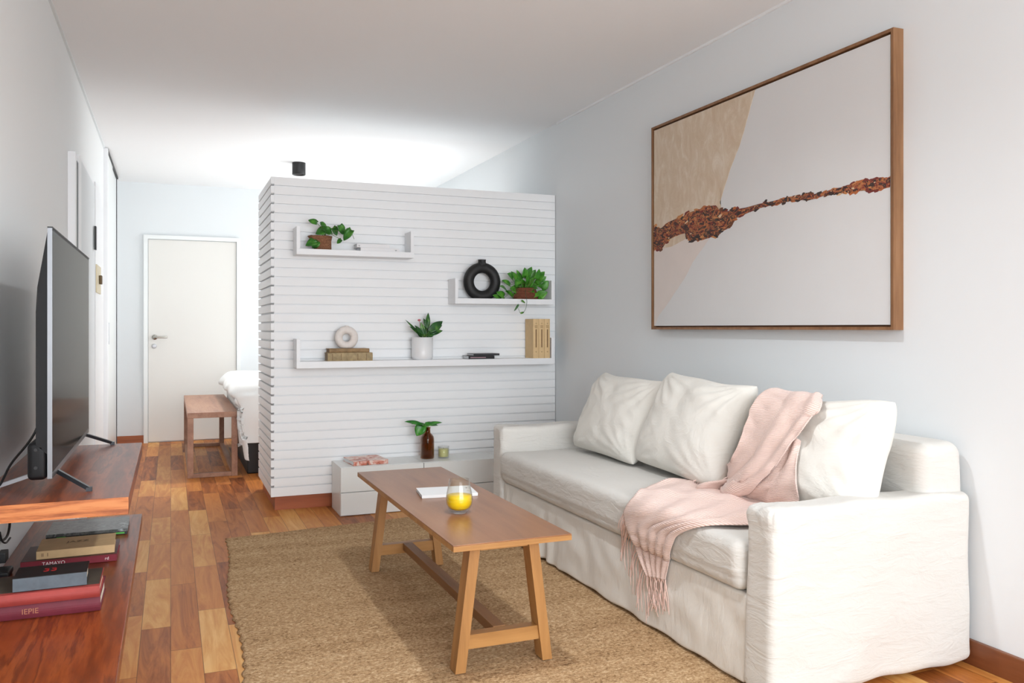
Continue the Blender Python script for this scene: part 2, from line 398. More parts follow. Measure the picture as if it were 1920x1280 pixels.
# windows
def window(name, axis, c, a0, a1, z0, z1, n):
    bm = bmesh.new(); f = 0.05
    def b(p0, p1, q0, q1, m=0):
        if axis == 'x': box(bm, c, c + 0.05, p0, p1, q0, q1)
        else: box(bm, p0, p1, c - 0.05, c, q0, q1)
    b(a0, a1, z0, z0 + f); b(a0, a1, z1 - f, z1)
    for i in range(n + 1):
        p = a0 + (a1 - a0 - f) * i / n; b(p, p + f, z0 + f, z1 - f)
    fr = struct(link(name, bm, M['white']))
    bm = bmesh.new()
    if axis == 'x': box(bm, c + 0.02, c + 0.026, a0 + f, a1 - f, z0 + f, z1 - f)
    else: box(bm, a0 + f, a1 - f, c - 0.026, c - 0.02, z0 + f, z1 - f)
    link('pane', bm, M['pane'], fr)
window('window_1', 'y', YN - 0.06, XL + 0.1, XR - 0.1, 0.0, 2.35, 3)
window('window_2', 'x', XR + 0.06, 6.6, 8.9, 0.7, 2.03, 2)
# baseboards
bbR = bx('baseboard_right', XR - 0.018, XR, YN, 5.43, 0, 0.085, wood('baseboard_wood_long', [(0.25, srgb(104, 56, 32)), (0.5, srgb(124, 72, 42)), (0.75, srgb(138, 84, 52))], 10, 0.4, 'y', 0.05), bev=0.003); struct(bbR)
struct(bx('baseboard_back', XL + 0.001, -0.252, YB - 0.018, YB, 0, 0.078, M['baseb'], bev=0.003))
struct(bx('baseboard_far', 0.68, XR, YB - 0.018, YB, 0, 0.078, M['baseb'], bev=0.003))
# thin shadow-gap mouldings where walls meet ceiling
struct(bx('trim_1', XR - 0.012, XR, YN, 5.4, H - 0.012, H, M['ceiling']))
struct(bx('trim_2', XL, XL + 0.012, YN, 7.5, H - 0.012, H, M['wall']))

# back door
d = bx('door_1', -0.208, 0.634, YB - 0.012, YB, 0.012, 2.05, M['door']); struct(d)
bm = bmesh.new()
box(bm, -0.252, -0.212, YB - 0.03, YB, 0, 2.095); box(bm, 0.638, 0.678, YB - 0.03, YB, 0, 2.095); box(bm, -0.212, 0.638, YB - 0.03, YB, 2.055, 2.095)
link('door_frame', bm, M['closet'], d)
bm = bmesh.new(); hc = on_y(290, 632, YB - 0.012)
lathe(bm, [(0.0255, 0), (0.0255, 0.012)], (0, 0, 0), 20)
bmesh.ops.rotate(bm, verts=bm.verts[:], cent=(0, 0, 0), matrix=Matrix.Rotation(math.radians(90), 3, 'X'))
bmesh.ops.translate(bm, verts=bm.verts[:], vec=(hc.x, YB - 0.012, hc.z))
tube(bm, [(hc.x, YB - 0.02, hc.z), (hc.x, YB - 0.055, hc.z), (hc.x + 0.03, YB - 0.06, hc.z), (hc.x + 0.12, YB - 0.058, hc.z)], 0.01, 10)
link('door_handle', bm, M['nickel'], d, True)
bm = bmesh.new(); lathe(bm, [(0.024, 0), (0.024, 0.01), (0.012, 0.014)], (0, 0, 0), 20)
bmesh.ops.rotate(bm, verts=bm.verts[:], cent=(0, 0, 0), matrix=Matrix.Rotation(math.radians(90), 3, 'X'))
bmesh.ops.translate(bm, verts=bm.verts[:], vec=(hc.x - 0.005, YB - 0.012, hc.z - 0.09))
link('lock', bm, M['silver'], d, True)

# entrance door in the left wall
XD = -0.468
e = bx('door_2', XL, XD, 5.26, 6.2, 0.01, 2.10, M['wall']); struct(e)
bm = bmesh.new()
box(bm, XL, XD, 4.975, 5.045, 0, 2.09); box(bm, XL, XD + 0.004, 5.12, 5.255, 0, 2.10); box(bm, XL, XD + 0.004, 6.205, 6.9, 0, 2.13); box(bm, XL, XD - 0.005, 5.26, 6.2, 2.102, 2.13)
link('door_frame', bm, M['white'], e)
link('seal_strip', (lambda b: (box(b, XL, XD + 0.001, 5.046, 5.118, 0.6, 2.055), b)[1])(bmesh.new()), M['black'], e)
p1 = on_x(177, 424, XD + 0.006); p2 = on_x(177, 468, XD + 0.006)
hb = bx('wall_bar', XD + 0.005, XD + 0.018, p1.y - 0.02, p1.y + 0.03, p2.z, p1.z, M['black'], bev=0.002)
tag(hb, 'short black vertical bar on the door frame above the brass plate', 'bar')
pa = on_x(180, 495, XD + 0.006); pb = on_x(188, 548, XD + 0.006)
pl = thing('lock_plate', 'pale brass door plate with dark latch on the left wall door frame', 'plate', (XD + 0.005, pa.y + 0.1, pb.z))
zt, zb = pa.z, on_x(180, 548, XD + .006).z
bx('plate', XD + 0.004, XD + 0.012, pa.y, pb.y - 0.02, zb, zt, M['brass'], pl, bev=0.002)
bx('latch', XD + 0.012, XD + 0.03, pa.y + 0.17, pa.y + 0.24, (zt + zb) / 2 - 0.03, (zt + zb) / 2 + 0.03, plain('bronze', srgb(90, 72, 48), 0.4, metal=0.6), pl, bev=0.004)

# closet at the far left
cl = bx('door_3', XL, XL + 0.022, 7.62, 8.28, 0.01, H - 0.02, M['closet'], bev=0.002); struct(cl)
bx('handle', XL + 0.022, XL + 0.03, 7.70, 7.74, 1.02, 1.2, M['silver'], cl)
c4 = bx('door_4', XL, XL + 0.014, 8.284, 8.95, 0.01, H - 0.02, M['closet'], bev=0.002); struct(c4)
struct(bx('trim_3', XL, XL + 0.03, 7.6, 8.98, H - 0.018, H, M['black']))
struct(bx('shadow_strip', XL, XL + 0.02, 8.955, 8.985, 0, H - 0.02, M['darkmetal']))  # dark strip standing in for the shade between closet end and back wall
struct(bx('trim_4', XL, XL + 0.03, 7.5, 7.6, 0, H - 0.01, M['white']))

# ------------------------------------------------------------------ slatted partition
PX0, PY0, PY1, PZ0, PZ1 = 0.585, 5.452, 6.27, 0.092, 2.108
pw = bx('wall_partition', PX0 + 0.018, XR, PY0, PY1, PZ0, PZ1, M['slat']); struct(pw)
bm = bmesh.new(); NS = 35; pit = (PZ1 - PZ0) / NS
for i in range(NS):
    z0 = PZ0 + i * pit + 0.0065; z1 = PZ0 + (i + 1) * pit
    if i == 0: z0 = PZ0
    box(bm, PX0 + 0.018, XR - 0.004, PY0 - 0.012, PY0, z0, z1, bev=0.0012)
    zc0 = z0 + 0.008 if i else z0
    box(bm, PX0 - 0.002, PX0 + 0.0178, PY0 - 0.013, PY0 + 0.001, zc0, z1)
    box(bm, PX0, PX0 + 0.018, PY0 + 0.0015, PY1, z0 + (0.005 if i else 0), z1, bev=0.0012)
link('slat_cladding', bm, M['slat'], pw)
struct(bx('baseboard_partition', 0.612, XR, 5.482, 6.23, 0, PZ0, wood('partition_base_wood', [(0.25, srgb(138, 66, 32)), (0.5, srgb(170, 90, 50)), (0.75, srgb(188, 108, 64))], 9, 0.4, 'x', 0.05)))

# wall shelves on the partition
SF = 5.286; SBK = PY0 - 0.0125
def ledge(label, x0, x1, zb, th, zt):
    t = thing('wall_shelf', label, 'shelf', ((x0 + x1) / 2, SBK, zb), 'white tray shelves on the slatted partition')
    bx('board', x0, x1, SF, SBK, zb, zb + th, M['white'], t, bev=0.0015)
    bx('end_panel', x0, x0 + 0.022, SF, SBK, zb + th, zt, M['white'], t, bev=0.0015)
    bx('end_panel', x1 - 0.022, x1, SF, SBK, zb + th, zt, M['white'], t, bev=0.0015)
    return t
ledge('short white tray shelf at upper left of the slatted partition', 0.72, 1.468, 1.612, 0.036, 1.786)
ledge('white tray shelf at upper right holding the black ring vase', 1.75, 2.476, 1.318, 0.037, 1.487)
ledge('long white tray shelf, lowest of the three, holding books and white pot', 0.72, 2.476, 0.905, 0.042, 1.088)
Z1, Z2, Z3 = 1.648, 1.355, 0.947

# ------------------------------------------------------------------ books
def book(label, loc, rz, L, W, T_, cover, pages=None, group=None, name='book', round_spine=False, cat='book', up=False, parts=()):
    """lying book: spine along local x at local -y side. loc = centre of the base"""
    t = thing(name, label, cat, loc, group, rz)
    def lk(nm, bm, m):
        o = link(nm, bm, m, t, world=False); return o
    c = 0.0025 if T_ > 0.012 else 0.001
    bm = bmesh.new()
    box(bm, -L / 2, L / 2, -W / 2, W / 2, 0, c, bev=0.0005); box(bm, -L / 2, L / 2, -W / 2, W / 2, T_ - c, T_, bev=0.0005)
    if round_spine:
        k = 7; vs = []
        for sx in (-L / 2, L / 2):
            vs.append([bm.verts.new((sx, -W / 2 - 0.006 * math.sin(math.pi * i / k), T_ * i / k)) for i in range(k + 1)])
        for i in range(k): bm.faces.new((vs[0][i], vs[1][i], vs[1][i + 1], vs[0][i + 1]))
        bm.faces.new(vs[0][::-1]); bm.faces.new(vs[1])
    else: box(bm, -L / 2, L / 2, -W / 2, -W / 2 + c, c, T_ - c)
    lk('cover', bm, cover)
    bm = bmesh.new(); box(bm, -L / 2 + 0.004, L / 2 - 0.004, -W / 2 + c, W / 2 - 0.004, c, T_ - c)
    lk('pages', bm, pages or M['page'])
    return t
def text_on(parent, name, body, size, loc, rot, mat, ext=0.0003, sx=1.0):
    cu = bpy.data.curves.new(name, 'FONT'); cu.body = body; cu.size = size; cu.extrude = ext
    cu.align_x = 'CENTER'; cu.align_y = 'CENTER'; cu.materials.append(mat)
    o = bpy.data.objects.new(name, cu); C.objects.link(o); o.parent = parent
    bpy.context.view_layer.update()
    me = bpy.data.meshes.new_from_object(o.evaluated_get(bpy.context.evaluated_depsgraph_get()))
    bpy.data.objects.remove(o); o = bpy.data.objects.new(name, me); C.objects.link(o); o.parent = parent
    o.location = loc; o.rotation_euler = rot; o.scale = (sx, 1, 1); return o
R90 = math.radians(90)
cloth = lambda n, c, v=0.1: plain(n, c, 0.65, bs=300, bstr=0.15, bd=0.001, var=v, vs=25)
# lower shelf of the tv bench: z = .384
ZS = 0.385
c_mar = cloth('maroon_cloth', srgb(112, 38, 52)); c_red = cloth('faded_red_cloth', srgb(158, 60, 54)); c_bl = plain('black_grey_cover', srgb(18, 18, 20), 0.4)
gold = plain('gilt_print', srgb(176, 112, 84), 0.5); wprint = plain('white_print', srgb(232, 224, 220), 0.6); rprint = plain('red_print', srgb(180, 34, 34), 0.5)
b1 = book('thick dark maroon cloth book at the bottom of the near stack', (-0.345, 2.640, ZS), 0.0, 0.335, 0.20, 0.04, c_mar, round_spine=True)
text_on(b1, 'spine_print', 'IEPIE', 0.020, (0.0, -0.1075, 0.020), (R90, 0, 0), gold)
b2 = book('faded red cloth book lying on the maroon book in the near stack', (-0.347, 2.622, ZS + 0.0405), 0.01, 0.335, 0.19, 0.03, c_red, round_spine=True)
# black worn patch on the red book's cover
bm = bmesh.new(); box(bm, -0.165, 0.165, -0.075, 0.09, 0.0302, 0.0308); link('cover_panel', bm, plain('dark_cover_panel', srgb(62, 54, 44), 0.6, var=0.3, vs=20), b2, world=False)
b3 = book('black paperback with red lettering and grey spine, on top of near stack', (-0.300, 2.600, ZS + 0.0722), 0.02, 0.175, 0.115, 0.036, c_bl, group=None)
bm = bmesh.new(); box(bm, -0.0875, 0.0875, -0.0590, -0.0578, 0.001, 0.035); link('spine', bm, plain('slate_spine', srgb(88, 98, 106), 0.5, var=0.15, vs=40), b3, world=False)
text_on(b3, 'cover_print', '33', 0.045, (-0.005, 0.0, 0.0365), (0, 0, 0), rprint, sx=0.8)
b4 = book('wide maroon art book with white lettering under the tan paperback', (-0.305, 3.165, ZS), 0.0, 0.278, 0.21, 0.022, cloth('dark_maroon_glossy', srgb(120, 26, 42), 0.03))
bm = bmesh.new(); box(bm, -0.139, 0.139, -0.10, 0.105, 0.0222, 0.0226); link('cover_panel', bm, plain('dark_maroon_cover', srgb(62, 16, 24), 0.4), b4, world=False)
text_on(b4, 'spine_print', 'TAMAYO', 0.016, (-0.045, -0.1056, 0.011), (R90, 0, 0), wprint)
text_on(b4, 'spine_mark', 'rd', 0.014, (0.110, -0.1056, 0.011), (R90, 0, 0), wprint)
b5 = book('tan worn paperback with dark lettering lying on the maroon art book', (-0.290, 3.165, ZS + 0.0235), 0.03, 0.228, 0.175, 0.026, cloth('tan_paper', srgb(196, 164, 120), 0.08))
tanp = plain('dark_print', srgb(96, 74, 50), 0.7)
text_on(b5, 'cover_print', 'JAZZ', 0.03, (0.0, 0.01, 0.0263), (0, 0, 0), tanp); text_on(b5, 'spine_print', 'II  I', 0.016, (-0.09, -0.0879, 0.013), (R90, 0, 0), tanp)
# magazines
def photo_cover():
    m, nt, b = new_mat('grey_photo_cover'); f = nz(nt, coords(nt, (1, 1.6, 1)), 13, 6, 0.6, 1.2)
    nt.links.new(ramp(nt, f, [(0.3, srgb(40, 40, 38)), (0.45, srgb(110, 112, 110)), (0.55, srgb(66, 70, 66)), (0.7, srgb(178, 182, 184))]), b.inputs['Base Color'])
    b.inputs['Roughness'].default_value = 0.3; return m
b6 = book('black magazine with green marks under the grey photo magazine', (-0.285, 3.55, ZS), 0.0, 0.268, 0.215, 0.011, plain('black_green_spine', srgb(22, 24, 22), 0.4), name='magazine', cat='magazine')
for xa_, xb_ in ((-0.10, -0.07), (0.09, 0.125)):
    bm = bmesh.new(); box(bm, xa_, xb_, -0.1085, -0.1076, 0.003, 0.009); link('spine_mark', bm, plain('green_print', srgb(84, 170, 70), 0.5), b6, world=False)
b7 = book('glossy magazine with grey photographic cover, farthest pile under the bench top', (-0.285, 3.55, ZS + 0.0115), 0.01, 0.27, 0.22, 0.010, photo_cover(), name='magazine', cat='magazine')

# books on the partition shelves
whitebk = plain('white_book_cover', srgb(236, 235, 236), 0.5); greypr = plain('grey_print', srgb(120, 120, 122), 0.6)
q1 = book('lower of two slim white books on the upper left shelf', (1.245, 5.365, Z1), 0.03, 0.255, 0.13, 0.022, whitebk, M['white_paper'])
q2 = book('upper of two slim white books, shifted left, on upper left shelf', (1.205, 5.367, Z1 + 0.0225), -0.02, 0.21, 0.12, 0.024, whitebk, M['white_paper'])
text_on(q1, 'spine_mark', 'w', 0.02, (0.105, -0.0652, 0.011), (R90, 0, 0), greypr); text_on(q2, 'spine_mark', 'u', 0.02, (-0.09, -0.0602, 0.012), (R90, 0, 0), greypr)
def old_leather(n, c):
    m = plain(n, c, 0.7, bs=60, bstr=0.5, bd=0.004, var=0.25, vs=30); return m
o1 = book('thick worn antique book with olive brown spine under the pale ring', (1.055, 5.362, Z3), 0.0, 0.285, 0.125, 0.052, old_leather('worn_olive_leather', srgb(168, 148, 112)), plain('brown_pages', srgb(150, 128, 104), 0.9, var=0.1, vs=90), round_spine=True)
o2 = book('thin frayed brown antique book lying on the thick antique book', (1.05, 5.365, Z3 + 0.0525), 0.02, 0.255, 0.115, 0.026, old_leather('worn_brown_leather', srgb(152, 124, 88)), plain('brown_pages2', srgb(140, 112, 88), 0.9, var=0.1, vs=90), round_spine=True)
for k_, o_ in ((0.052, o1),):
    bm = bmesh.new()
    bm.free(); band = plain('dark_band', srgb(134, 108, 74), 0.6)
    for xx in (-0.115, -0.06, 0.045, 0.10):
        bm = bmesh.new(); box(bm, xx, xx + 0.004, -0.0695, -0.066, 0.006, 0.046); link('spine_band', bm, band, o_, world=False)
nb1 = book('lower black notebook with pinkish print on the lowest shelf', (1.94, 5.36, Z3), 0.0, 0.185, 0.13, 0.022, plain('black_notebook', srgb(22, 20, 24), 0.35), M['white_paper'])
bm = bmesh.new(); box(bm, -0.08, 0.03, -0.0658, -0.0651, 0.008, 0.013); link('spine_print', bm, plain('mauve_print', srgb(176, 140, 150), 0.6), nb1, world=False)
nb2 = book('upper thin black notebook shifted right on the lowest shelf', (1.975, 5.36, Z3 + 0.0225), 0.05, 0.19, 0.12, 0.014, plain('black_notebook2', srgb(48, 48, 52), 0.35), M['white_paper'])
# three standing volumes
beige = plain('beige_buckram', srgb(222, 190, 142), 0.7, var=0.04, vs=30); bprint = plain('brown_print', srgb(120, 84, 48), 0.6)
vx = [2.338, 2.381, 2.424]
for i, x in enumerate(vx):
    t = thing('book', ['leftmost of three upright beige bound volumes at the right shelf end', 'middle of three upright beige bound volumes at the right shelf end', 'rightmost of three upright beige bound volumes at the right shelf end'][i], 'book', (x, 5.36, Z3), 'upright beige bound volumes')
    HB = 0.272; W = 0.0415
    yb, yf = 5.430 - 5.36, 5.292 - 5.36
    bm = bmesh.new()
    box(bm, -W / 2, -W / 2 + 0.003, yf, yb, 0, HB, bev=0.0005); box(bm, W / 2 - 0.003, W / 2, yf, yb, 0, HB, bev=0.0005)
    k = 6; vs = []
    for z in (0.0, HB): vs.append([bm.verts.new((-W / 2 + W * j / k, yf - 0.004 * math.sin(math.pi * j / k), z)) for j in range(k + 1)])
    for j in range(k): bm.faces.new((vs[0][j], vs[0][j + 1], vs[1][j + 1], vs[1][j]))
    bm.faces.new(vs[1]); bm.faces.new(vs[0][::-1])
    link('cover', bm, beige, t, world=False)
    bm = bmesh.new(); box(bm, -W / 2 + 0.003, W / 2 - 0.003, yf + 0.002, yb - 0.004, 0.004, HB - 0.004); link('pages', bm, M['page'], t, world=False)
    bm = bmesh.new()
    box(bm, -0.0035, 0.0035, yf - 0.0048, yf - 0.0035, 0.075, 0.20)
    for zz in (0.212, 0.222): box(bm, -0.010, 0.010, yf - 0.0045, yf - 0.0025, zz, zz + 0.003)
    link('spine_print', bm, bprint, t, world=False)
    text_on(t, 'volume_mark', ['I', 'II', 'III'][i] if False else '*', 0.022, (0, yf - 0.0042, 0.04), (R90, 0, 0), bprint)
    text_on(t, 'title_mark', 'T', 0.016, (0, yf - 0.0042, 0.238), (R90, 0, 0), bprint)

# ------------------------------------------------------------------ vases and pots
# black ring vase
cx, cy, cz, Ro, Ri = 1.967, 5.362, Z2 + 0.098, 0.131, 0.056
t = bmesh.new()
def ring_vase(bm, cx, cy, zc, R, r, ry, flat, nu=56, nv=20, neck=None):
    rings = []
    for i in range(nu):
        a = 2 * math.pi * i / nu; ring = []
        for j in range(nv):
            b = 2 * math.pi * j / nv
            rad = R + r * math.cos(b); x = rad * math.cos(a); z = rad * math.sin(a); y = ry * math.sin(b)
            z = max(z, -flat)
            ring.append(bm.verts.new((cx + x, cy + y, zc + z)))
        rings.append(ring)
    for i in range(nu):
        for j in range(nv):
            bm.faces.new((rings[i][j], rings[(i + 1) % nu][j], rings[(i + 1) % nu][(j + 1) % nv], rings[i][(j + 1) % nv]))
bm = bmesh.new()
ring_vase(bm, cx, cy, Z2 + 0.1155, 0.0965, 0.036, 0.036, 0.1155)
lathe(bm, [(0.034, 0.222), (0.031, 0.240), (0.0265, 0.248), (0.0265, 0.262), (0.029, 0.267), (0.023, 0.267), (0.02, 0.24)], (cx, cy, Z2), 28)
bmesh.ops.recalc_face_normals(bm, faces=bm.faces[:])
o = link('vase', bm, M['vase'], None, True); tag(o, 'matte black ring shaped vase with short neck on the upper right shelf', 'vase')
bm = bmesh.new(); zc = Z3 + 0.0805
ring_vase(bm, 1.043, 5.362, zc + 0.066, 0.050, 0.025, 0.024, 0.066, 40, 16)
lathe(bm, [(0.014, 0), (0.013, 0.014), (0.010, 0.014)], (1.043, 5.362, zc + 0.072 + 0.062 - 0.004), 16)
bmesh.ops.recalc_face_normals(bm, faces=bm.faces[:])
o = link('ring_ornament', bm, M['ring'], None, True); tag(o, 'small pale pinkish ceramic ring ornament standing on the antique books', 'ornament')

def leaf(bm, base, d, nrm, L, W, curl=0.25, heart=True, fold=0.18, mi=0, n=7):
    d = Vector(d).normalized(); nrm = Vector(nrm); nrm = (nrm - d * nrm.dot(d)).normalized(); s = d.cross(nrm)
    base = Vector(base); rows = []
    for i in range(n + 1):
        u = i / n
        if heart: wdt = W / 2 * (math.sin(math.pi * min(1, (u * 0.86 + 0.14)) ** 0.8)) ** 0.8 if u < 1 else 0
        else: wdt = W / 2 * math.sin(math.pi * u ** 0.85) ** 0.9 if 0 < u < 1 else 0
        c = base + d * (L * u) - nrm * (curl * L * u * u)
        off = -0.10 * L if (heart and i == 0) else 0
        row = []
        for k in (-1, -0.5, 0, 0.5, 1):
            row.append(bm.verts.new(c + s * (wdt * k) + nrm * (abs(k) * wdt * fold * 2 - 0.25 * (k * k) * wdt * fold) + d * (off * abs(k))))
        rows.append(row)
    for a, b in zip(rows, rows[1:]):
        for k in range(4):
            f = bm.faces.new((a[k], a[k + 1], b[k + 1], b[k])); f.material_index = mi
def foliage(parent, leaves, mats, name='foliage', thick=True):
    bm = bmesh.new()
    for lf in leaves: leaf(bm, **lf)
    bmesh.ops.remove_doubles(bm, verts=bm.verts[:], dist=1e-5)
    o = link(name, bm, mats, parent, True)
    md = o.modifiers.new('thickness', 'SOLIDIFY'); md.thickness = 0.0008
    return o
def stems(parent, lines, r=0.0016, name='stems', mat=None):
    bm = bmesh.new()
    for l in lines: tube(bm, catmull(l, 5), r, 6)
    return link(name, bm, mat or M['stem'], parent, True)

# pothos in woven basket, upper left shelf. leaf: px centre-tip specs
def px_leaf(b, tip, y, W, dy=0.0, nrm=(0, -1, 0.25), **k):
    p = on_y(b[0], b[1], y); q = on_y(tip[0], tip[1], y + dy)
    return dict(base=p, d=q - p, nrm=nrm, L=(q - p).length, W=W, **k)
P1 = thing('pothos_plant', 'small pothos in a brown woven basket on the upper left shelf', 'plant', (0.895, 5.365, Z1))
bm = bmesh.new()
lathe(bm, [(0.045, 0), (0.050, 0.02), (0.056, 0.06), (0.068, 0.088), (0.064, 0.090), (0.052, 0.066), (0.046, 0.04)], (0.900, 5.362, Z1), 20)
for v in bm.verts: v.co.x = 0.895 + (v.co.x - 0.900) * 1.15 - 0.02 * (v.co.z - Z1) / 0.09; v.co.y = 5.362 + (v.co.y - 5.362) * 0.85; v.co += Vector((ns(v.co, 30), 0, ns(v.co, 30, 5))) * 0.004
link('basket', bm, M['wicker'], P1, True)
pot_c = Vector((0.905, 5.35, Z1 + 0.085))
specs = [((594, 418), (578, 411)), ((601, 420), (613, 421)), ((624, 427), (634, 441)), ((637, 422), (645, 440)), ((659, 431), (643, 450)), ((640, 449), (631, 456)),
         ((612, 430), (591, 437)), ((605, 428), (626, 436)), ((596, 451), (572, 458)), ((596, 453), (585, 465)), ((612, 428), (620, 440))]
wd = [0.038, 0.035, 0.06, 0.05, 0.055, 0.03, 0.06, 0.055, 0.065, 0.05, 0.05]
lv = []
random.seed(4)
for (b_, t_), w_ in zip(specs, wd):
    lv.append(px_leaf(b_, t_, 5.31 + random.uniform(-0.02, 0.015), w_, 0.01, (random.uniform(-0.4, 0.4), -1, random.uniform(0.2, 0.8)), curl=0.2))
foliage(P1, lv, M['leaf'])
stems(P1, [[pot_c, pot_c + Vector((0.0, -0.01, 0.03)), l['base']] for l in lv] + [[on_y(645, 432, 5.31), on_y(655, 428, 5.31), on_y(664, 448, 5.31)]], 0.0015)

P2 = thing('pothos_plant', 'full leafy pothos in a red brown pot on the upper right shelf', 'plant', (2.285, 5.36, Z2))
bm = bmesh.new()
lathe(bm, [(0.092, 0), (0.088, 0.03), (0.076, 0.075), (0.078, 0.080), (0.07, 0.080), (0.068, 0.06)], (2.29, 5.362, Z2), 24)
for v in bm.verts: v.co.y = 5.362 + (v.co.y - 5.362) * 0.68
link('basket', bm, M['wicker2'], P2, True)
pc = Vector((2.29, 5.35, Z2 + 0.08)); lv = []
random.seed(11)
tips = [(928, 553), (935, 548), (941, 535), (945, 525), (955, 513), (962, 510), (972, 508), (985, 504), (995, 502), (1003, 507), (1012, 507), (1019, 510), (1022, 520), (1027, 528), (1024, 548), (1008, 552), (1000, 545), (965, 550), (975, 548), (952, 545), (990, 520), (980, 525), (1000, 520), (968, 525), (1012, 530), (960, 540), (985, 535), (1005, 538), (993, 530), (975, 535)]
for tx, ty in tips:
    y = 5.335 + random.uniform(-0.06, 0.02)
    q = on_y(tx, ty, y); dv = q - pc; L = random.uniform(0.065, 0.09)
    base = q - (dv.normalized() * 0.7 + Vector((0, -0.3, random.uniform(0.1, 0.6)))).normalized() * L * 0.9
    lv.append(dict(base=base, d=q - base, nrm=(random.uniform(-0.5, 0.5), -1, random.uniform(0.2, 1.2)), L=L, W=random.uniform(0.045, 0.066), curl=0.18))
foliage(P2, lv, M['leafb'])
stems(P2, [[pc, pc + (l['base'] - pc) * 0.5 + Vector((0, -0.01, 0.02)), l['base']] for l in lv], 0.0014)
# trailing vine over the shelf edge
vine = [on_y(985, 548, 5.275), on_y(988, 566, 5.268), on_y(984, 582, 5.268), on_y(976, 587, 5.268), on_y(972, 578, 5.268)]
bm = bmesh.new(); tube(bm, catmull([pc] + vine, 6), 0.0014, 6); 
vs_ = [dict(base=on_y(972, 571, 5.266), d=on_y(964, 584, 5.266) - on_y(972, 571, 5.266), nrm=(0.2, -1, 0.2), L=0.055, W=0.016, curl=0.1),
       dict(base=on_y(978, 563, 5.266), d=on_y(985, 568, 5.266) - on_y(978, 563, 5.266), nrm=(0.2, -1, 0.2), L=0.035, W=0.014, curl=0.1),
       dict(base=on_y(976, 587, 5.266), d=on_y(983, 585, 5.266) - on_y(976, 587, 5.266), nrm=(0.2, -1, 0.2), L=0.03, W=0.014, curl=0.1)]
for l in vs_: leaf(bm, **l)
link('trailing_vine', bm, M['leafd'], P2, True)

P3 = thing('potted_plant', 'green plant in white cylindrical pot on the lowest shelf', 'plant', (1.545, 5.36, Z3))
bm = bmesh.new()
lathe(bm, [(0.060, 0), (0.066, 0.004), (0.070, 0.02), (0.071, 0.148), (0.067, 0.148), (0.065, 0.13)], (1.545, 5.36, Z3), 40)
link('pot', bm, M['pot'], P3, True)
bm = bmesh.new(); lathe(bm, [(0.0655, 0.128), (0.0655, 0.132)], (1.545, 5.36, Z3), 24); link('soil', bm, M['soil'], P3)
pc = Vector((1.545, 5.352, Z3 + 0.13)); lv = []
sp = [((790, 632), (763, 598), .018), ((795, 628), (775, 612), .03), ((798, 622), (805, 586), .04), ((803, 618), (794, 596), .025), ((803, 622), (831, 601), .055), ((803, 625), (829, 608), .045), ((800, 628), (830, 618), .045),
      ((792, 632), (780, 609), .04), ((800, 632), (816, 622), .04), ((790, 630), (770, 610), .03), ((795, 632), (800, 608), .04), ((806, 625), (822, 612), .05), ((788, 632), (786, 616), .03), ((797, 632), (789, 604), .035)]
for b_, t_, w_ in sp: lv.append(px_leaf(b_, t_, 5.345 + random.uniform(-0.03, 0.03), w_, random.uniform(-0.03, 0.02), (random.uniform(-0.6, 0.6), -1, random.uniform(0.1, 0.8)), heart=False, curl=0.12))
foliage(P3, lv, M['leafd'])
stems(P3, [[pc, (pc + l['base']) / 2 + Vector((0, 0, 0.004)), l['base'] + l['d'] * 0.2] for l in lv], 0.002)
bm = bmesh.new(); bc = on_y(786, 600, 5.34)
bmesh.ops.create_icosphere(bm, subdivisions=2, radius=0.011, matrix=Matrix.Translation(bc) @ Matrix.Diagonal((1, 1, 0.7, 1)))
tube(bm, [pc, (pc + bc) / 2, bc], 0.0015, 6)
link('flower_bud', bm, M['pinkbud'], P3, True)

# ------------------------------------------------------------------ low white drawer cabinets along the partition
CX = [0.962, 1.490, 2.018, 2.546]; CY0, CY1, CZ = 5.134, SBK - 0.002, 0.30
labs = ['low white two drawer cabinet at the left end of the row', 'low white two drawer cabinet in the middle, holding the amber bottle', 'low white cabinet at the right end behind the sofa arm']
for i in range(3):
    x0, x1 = CX[i] + 0.001, CX[i + 1] - 0.001
    t = thing('drawer_cabinet', labs[i], 'cabinet', ((x0 + x1) / 2, CY1, 0), 'low white drawer cabinets')
    bm = bmesh.new(); box(bm, x0, x1, CY0 + 0.018, CY1, 0.0, CZ, bev=0.001); link('body', bm, M['cabinet'], t)
    for z0, z1 in ((0.006, 0.1435), (0.148, CZ - 0.002)):
        bx('drawer', x0 + 0.0015, x1 - 0.0015, CY0, CY0 + 0.0175, z0, z1, M['cabinet'], t, bev=0.001)
# items on the cabinet
def floral():
    m, nt, b = new_mat('floral_cover'); f = nz(nt, coords(nt), 17, 4, 0.6, 1.0)
    nt.links.new(ramp(nt, f, [(0.3, srgb(90, 76, 66)), (0.42, srgb(202, 110, 84)), (0.5, srgb(226, 172, 158)), (0.58, srgb(240, 226, 216)), (0.7, srgb(212, 148, 120))]), b.inputs['Base Color'])
    b.inputs['Roughness'].default_value = 0.4; return m
book('coffee table book with coral patterned cover on the left white cabinet', (1.150, 5.29, CZ + 0.0005), 0.10, 0.225, 0.22, 0.026, floral(), M['white_paper'])
B = thing('bottle_vase', 'amber glass bottle holding green leaves on the white cabinet', 'vase', (1.562, 5.30, CZ))
bm = bmesh.new(); bp = [(0.040, 0.0), (0.0445, 0.005), (0.0445, 0.125), (0.041, 0.142), (0.030, 0.158), (0.020, 0.168), (0.019, 0.195), (0.021, 0.197), (0.021, 0.203), (0.0165, 0.203), (0.0165, 0.166), (0.026, 0.156), (0.038, 0.140), (0.0415, 0.124), (0.0415, 0.008)]
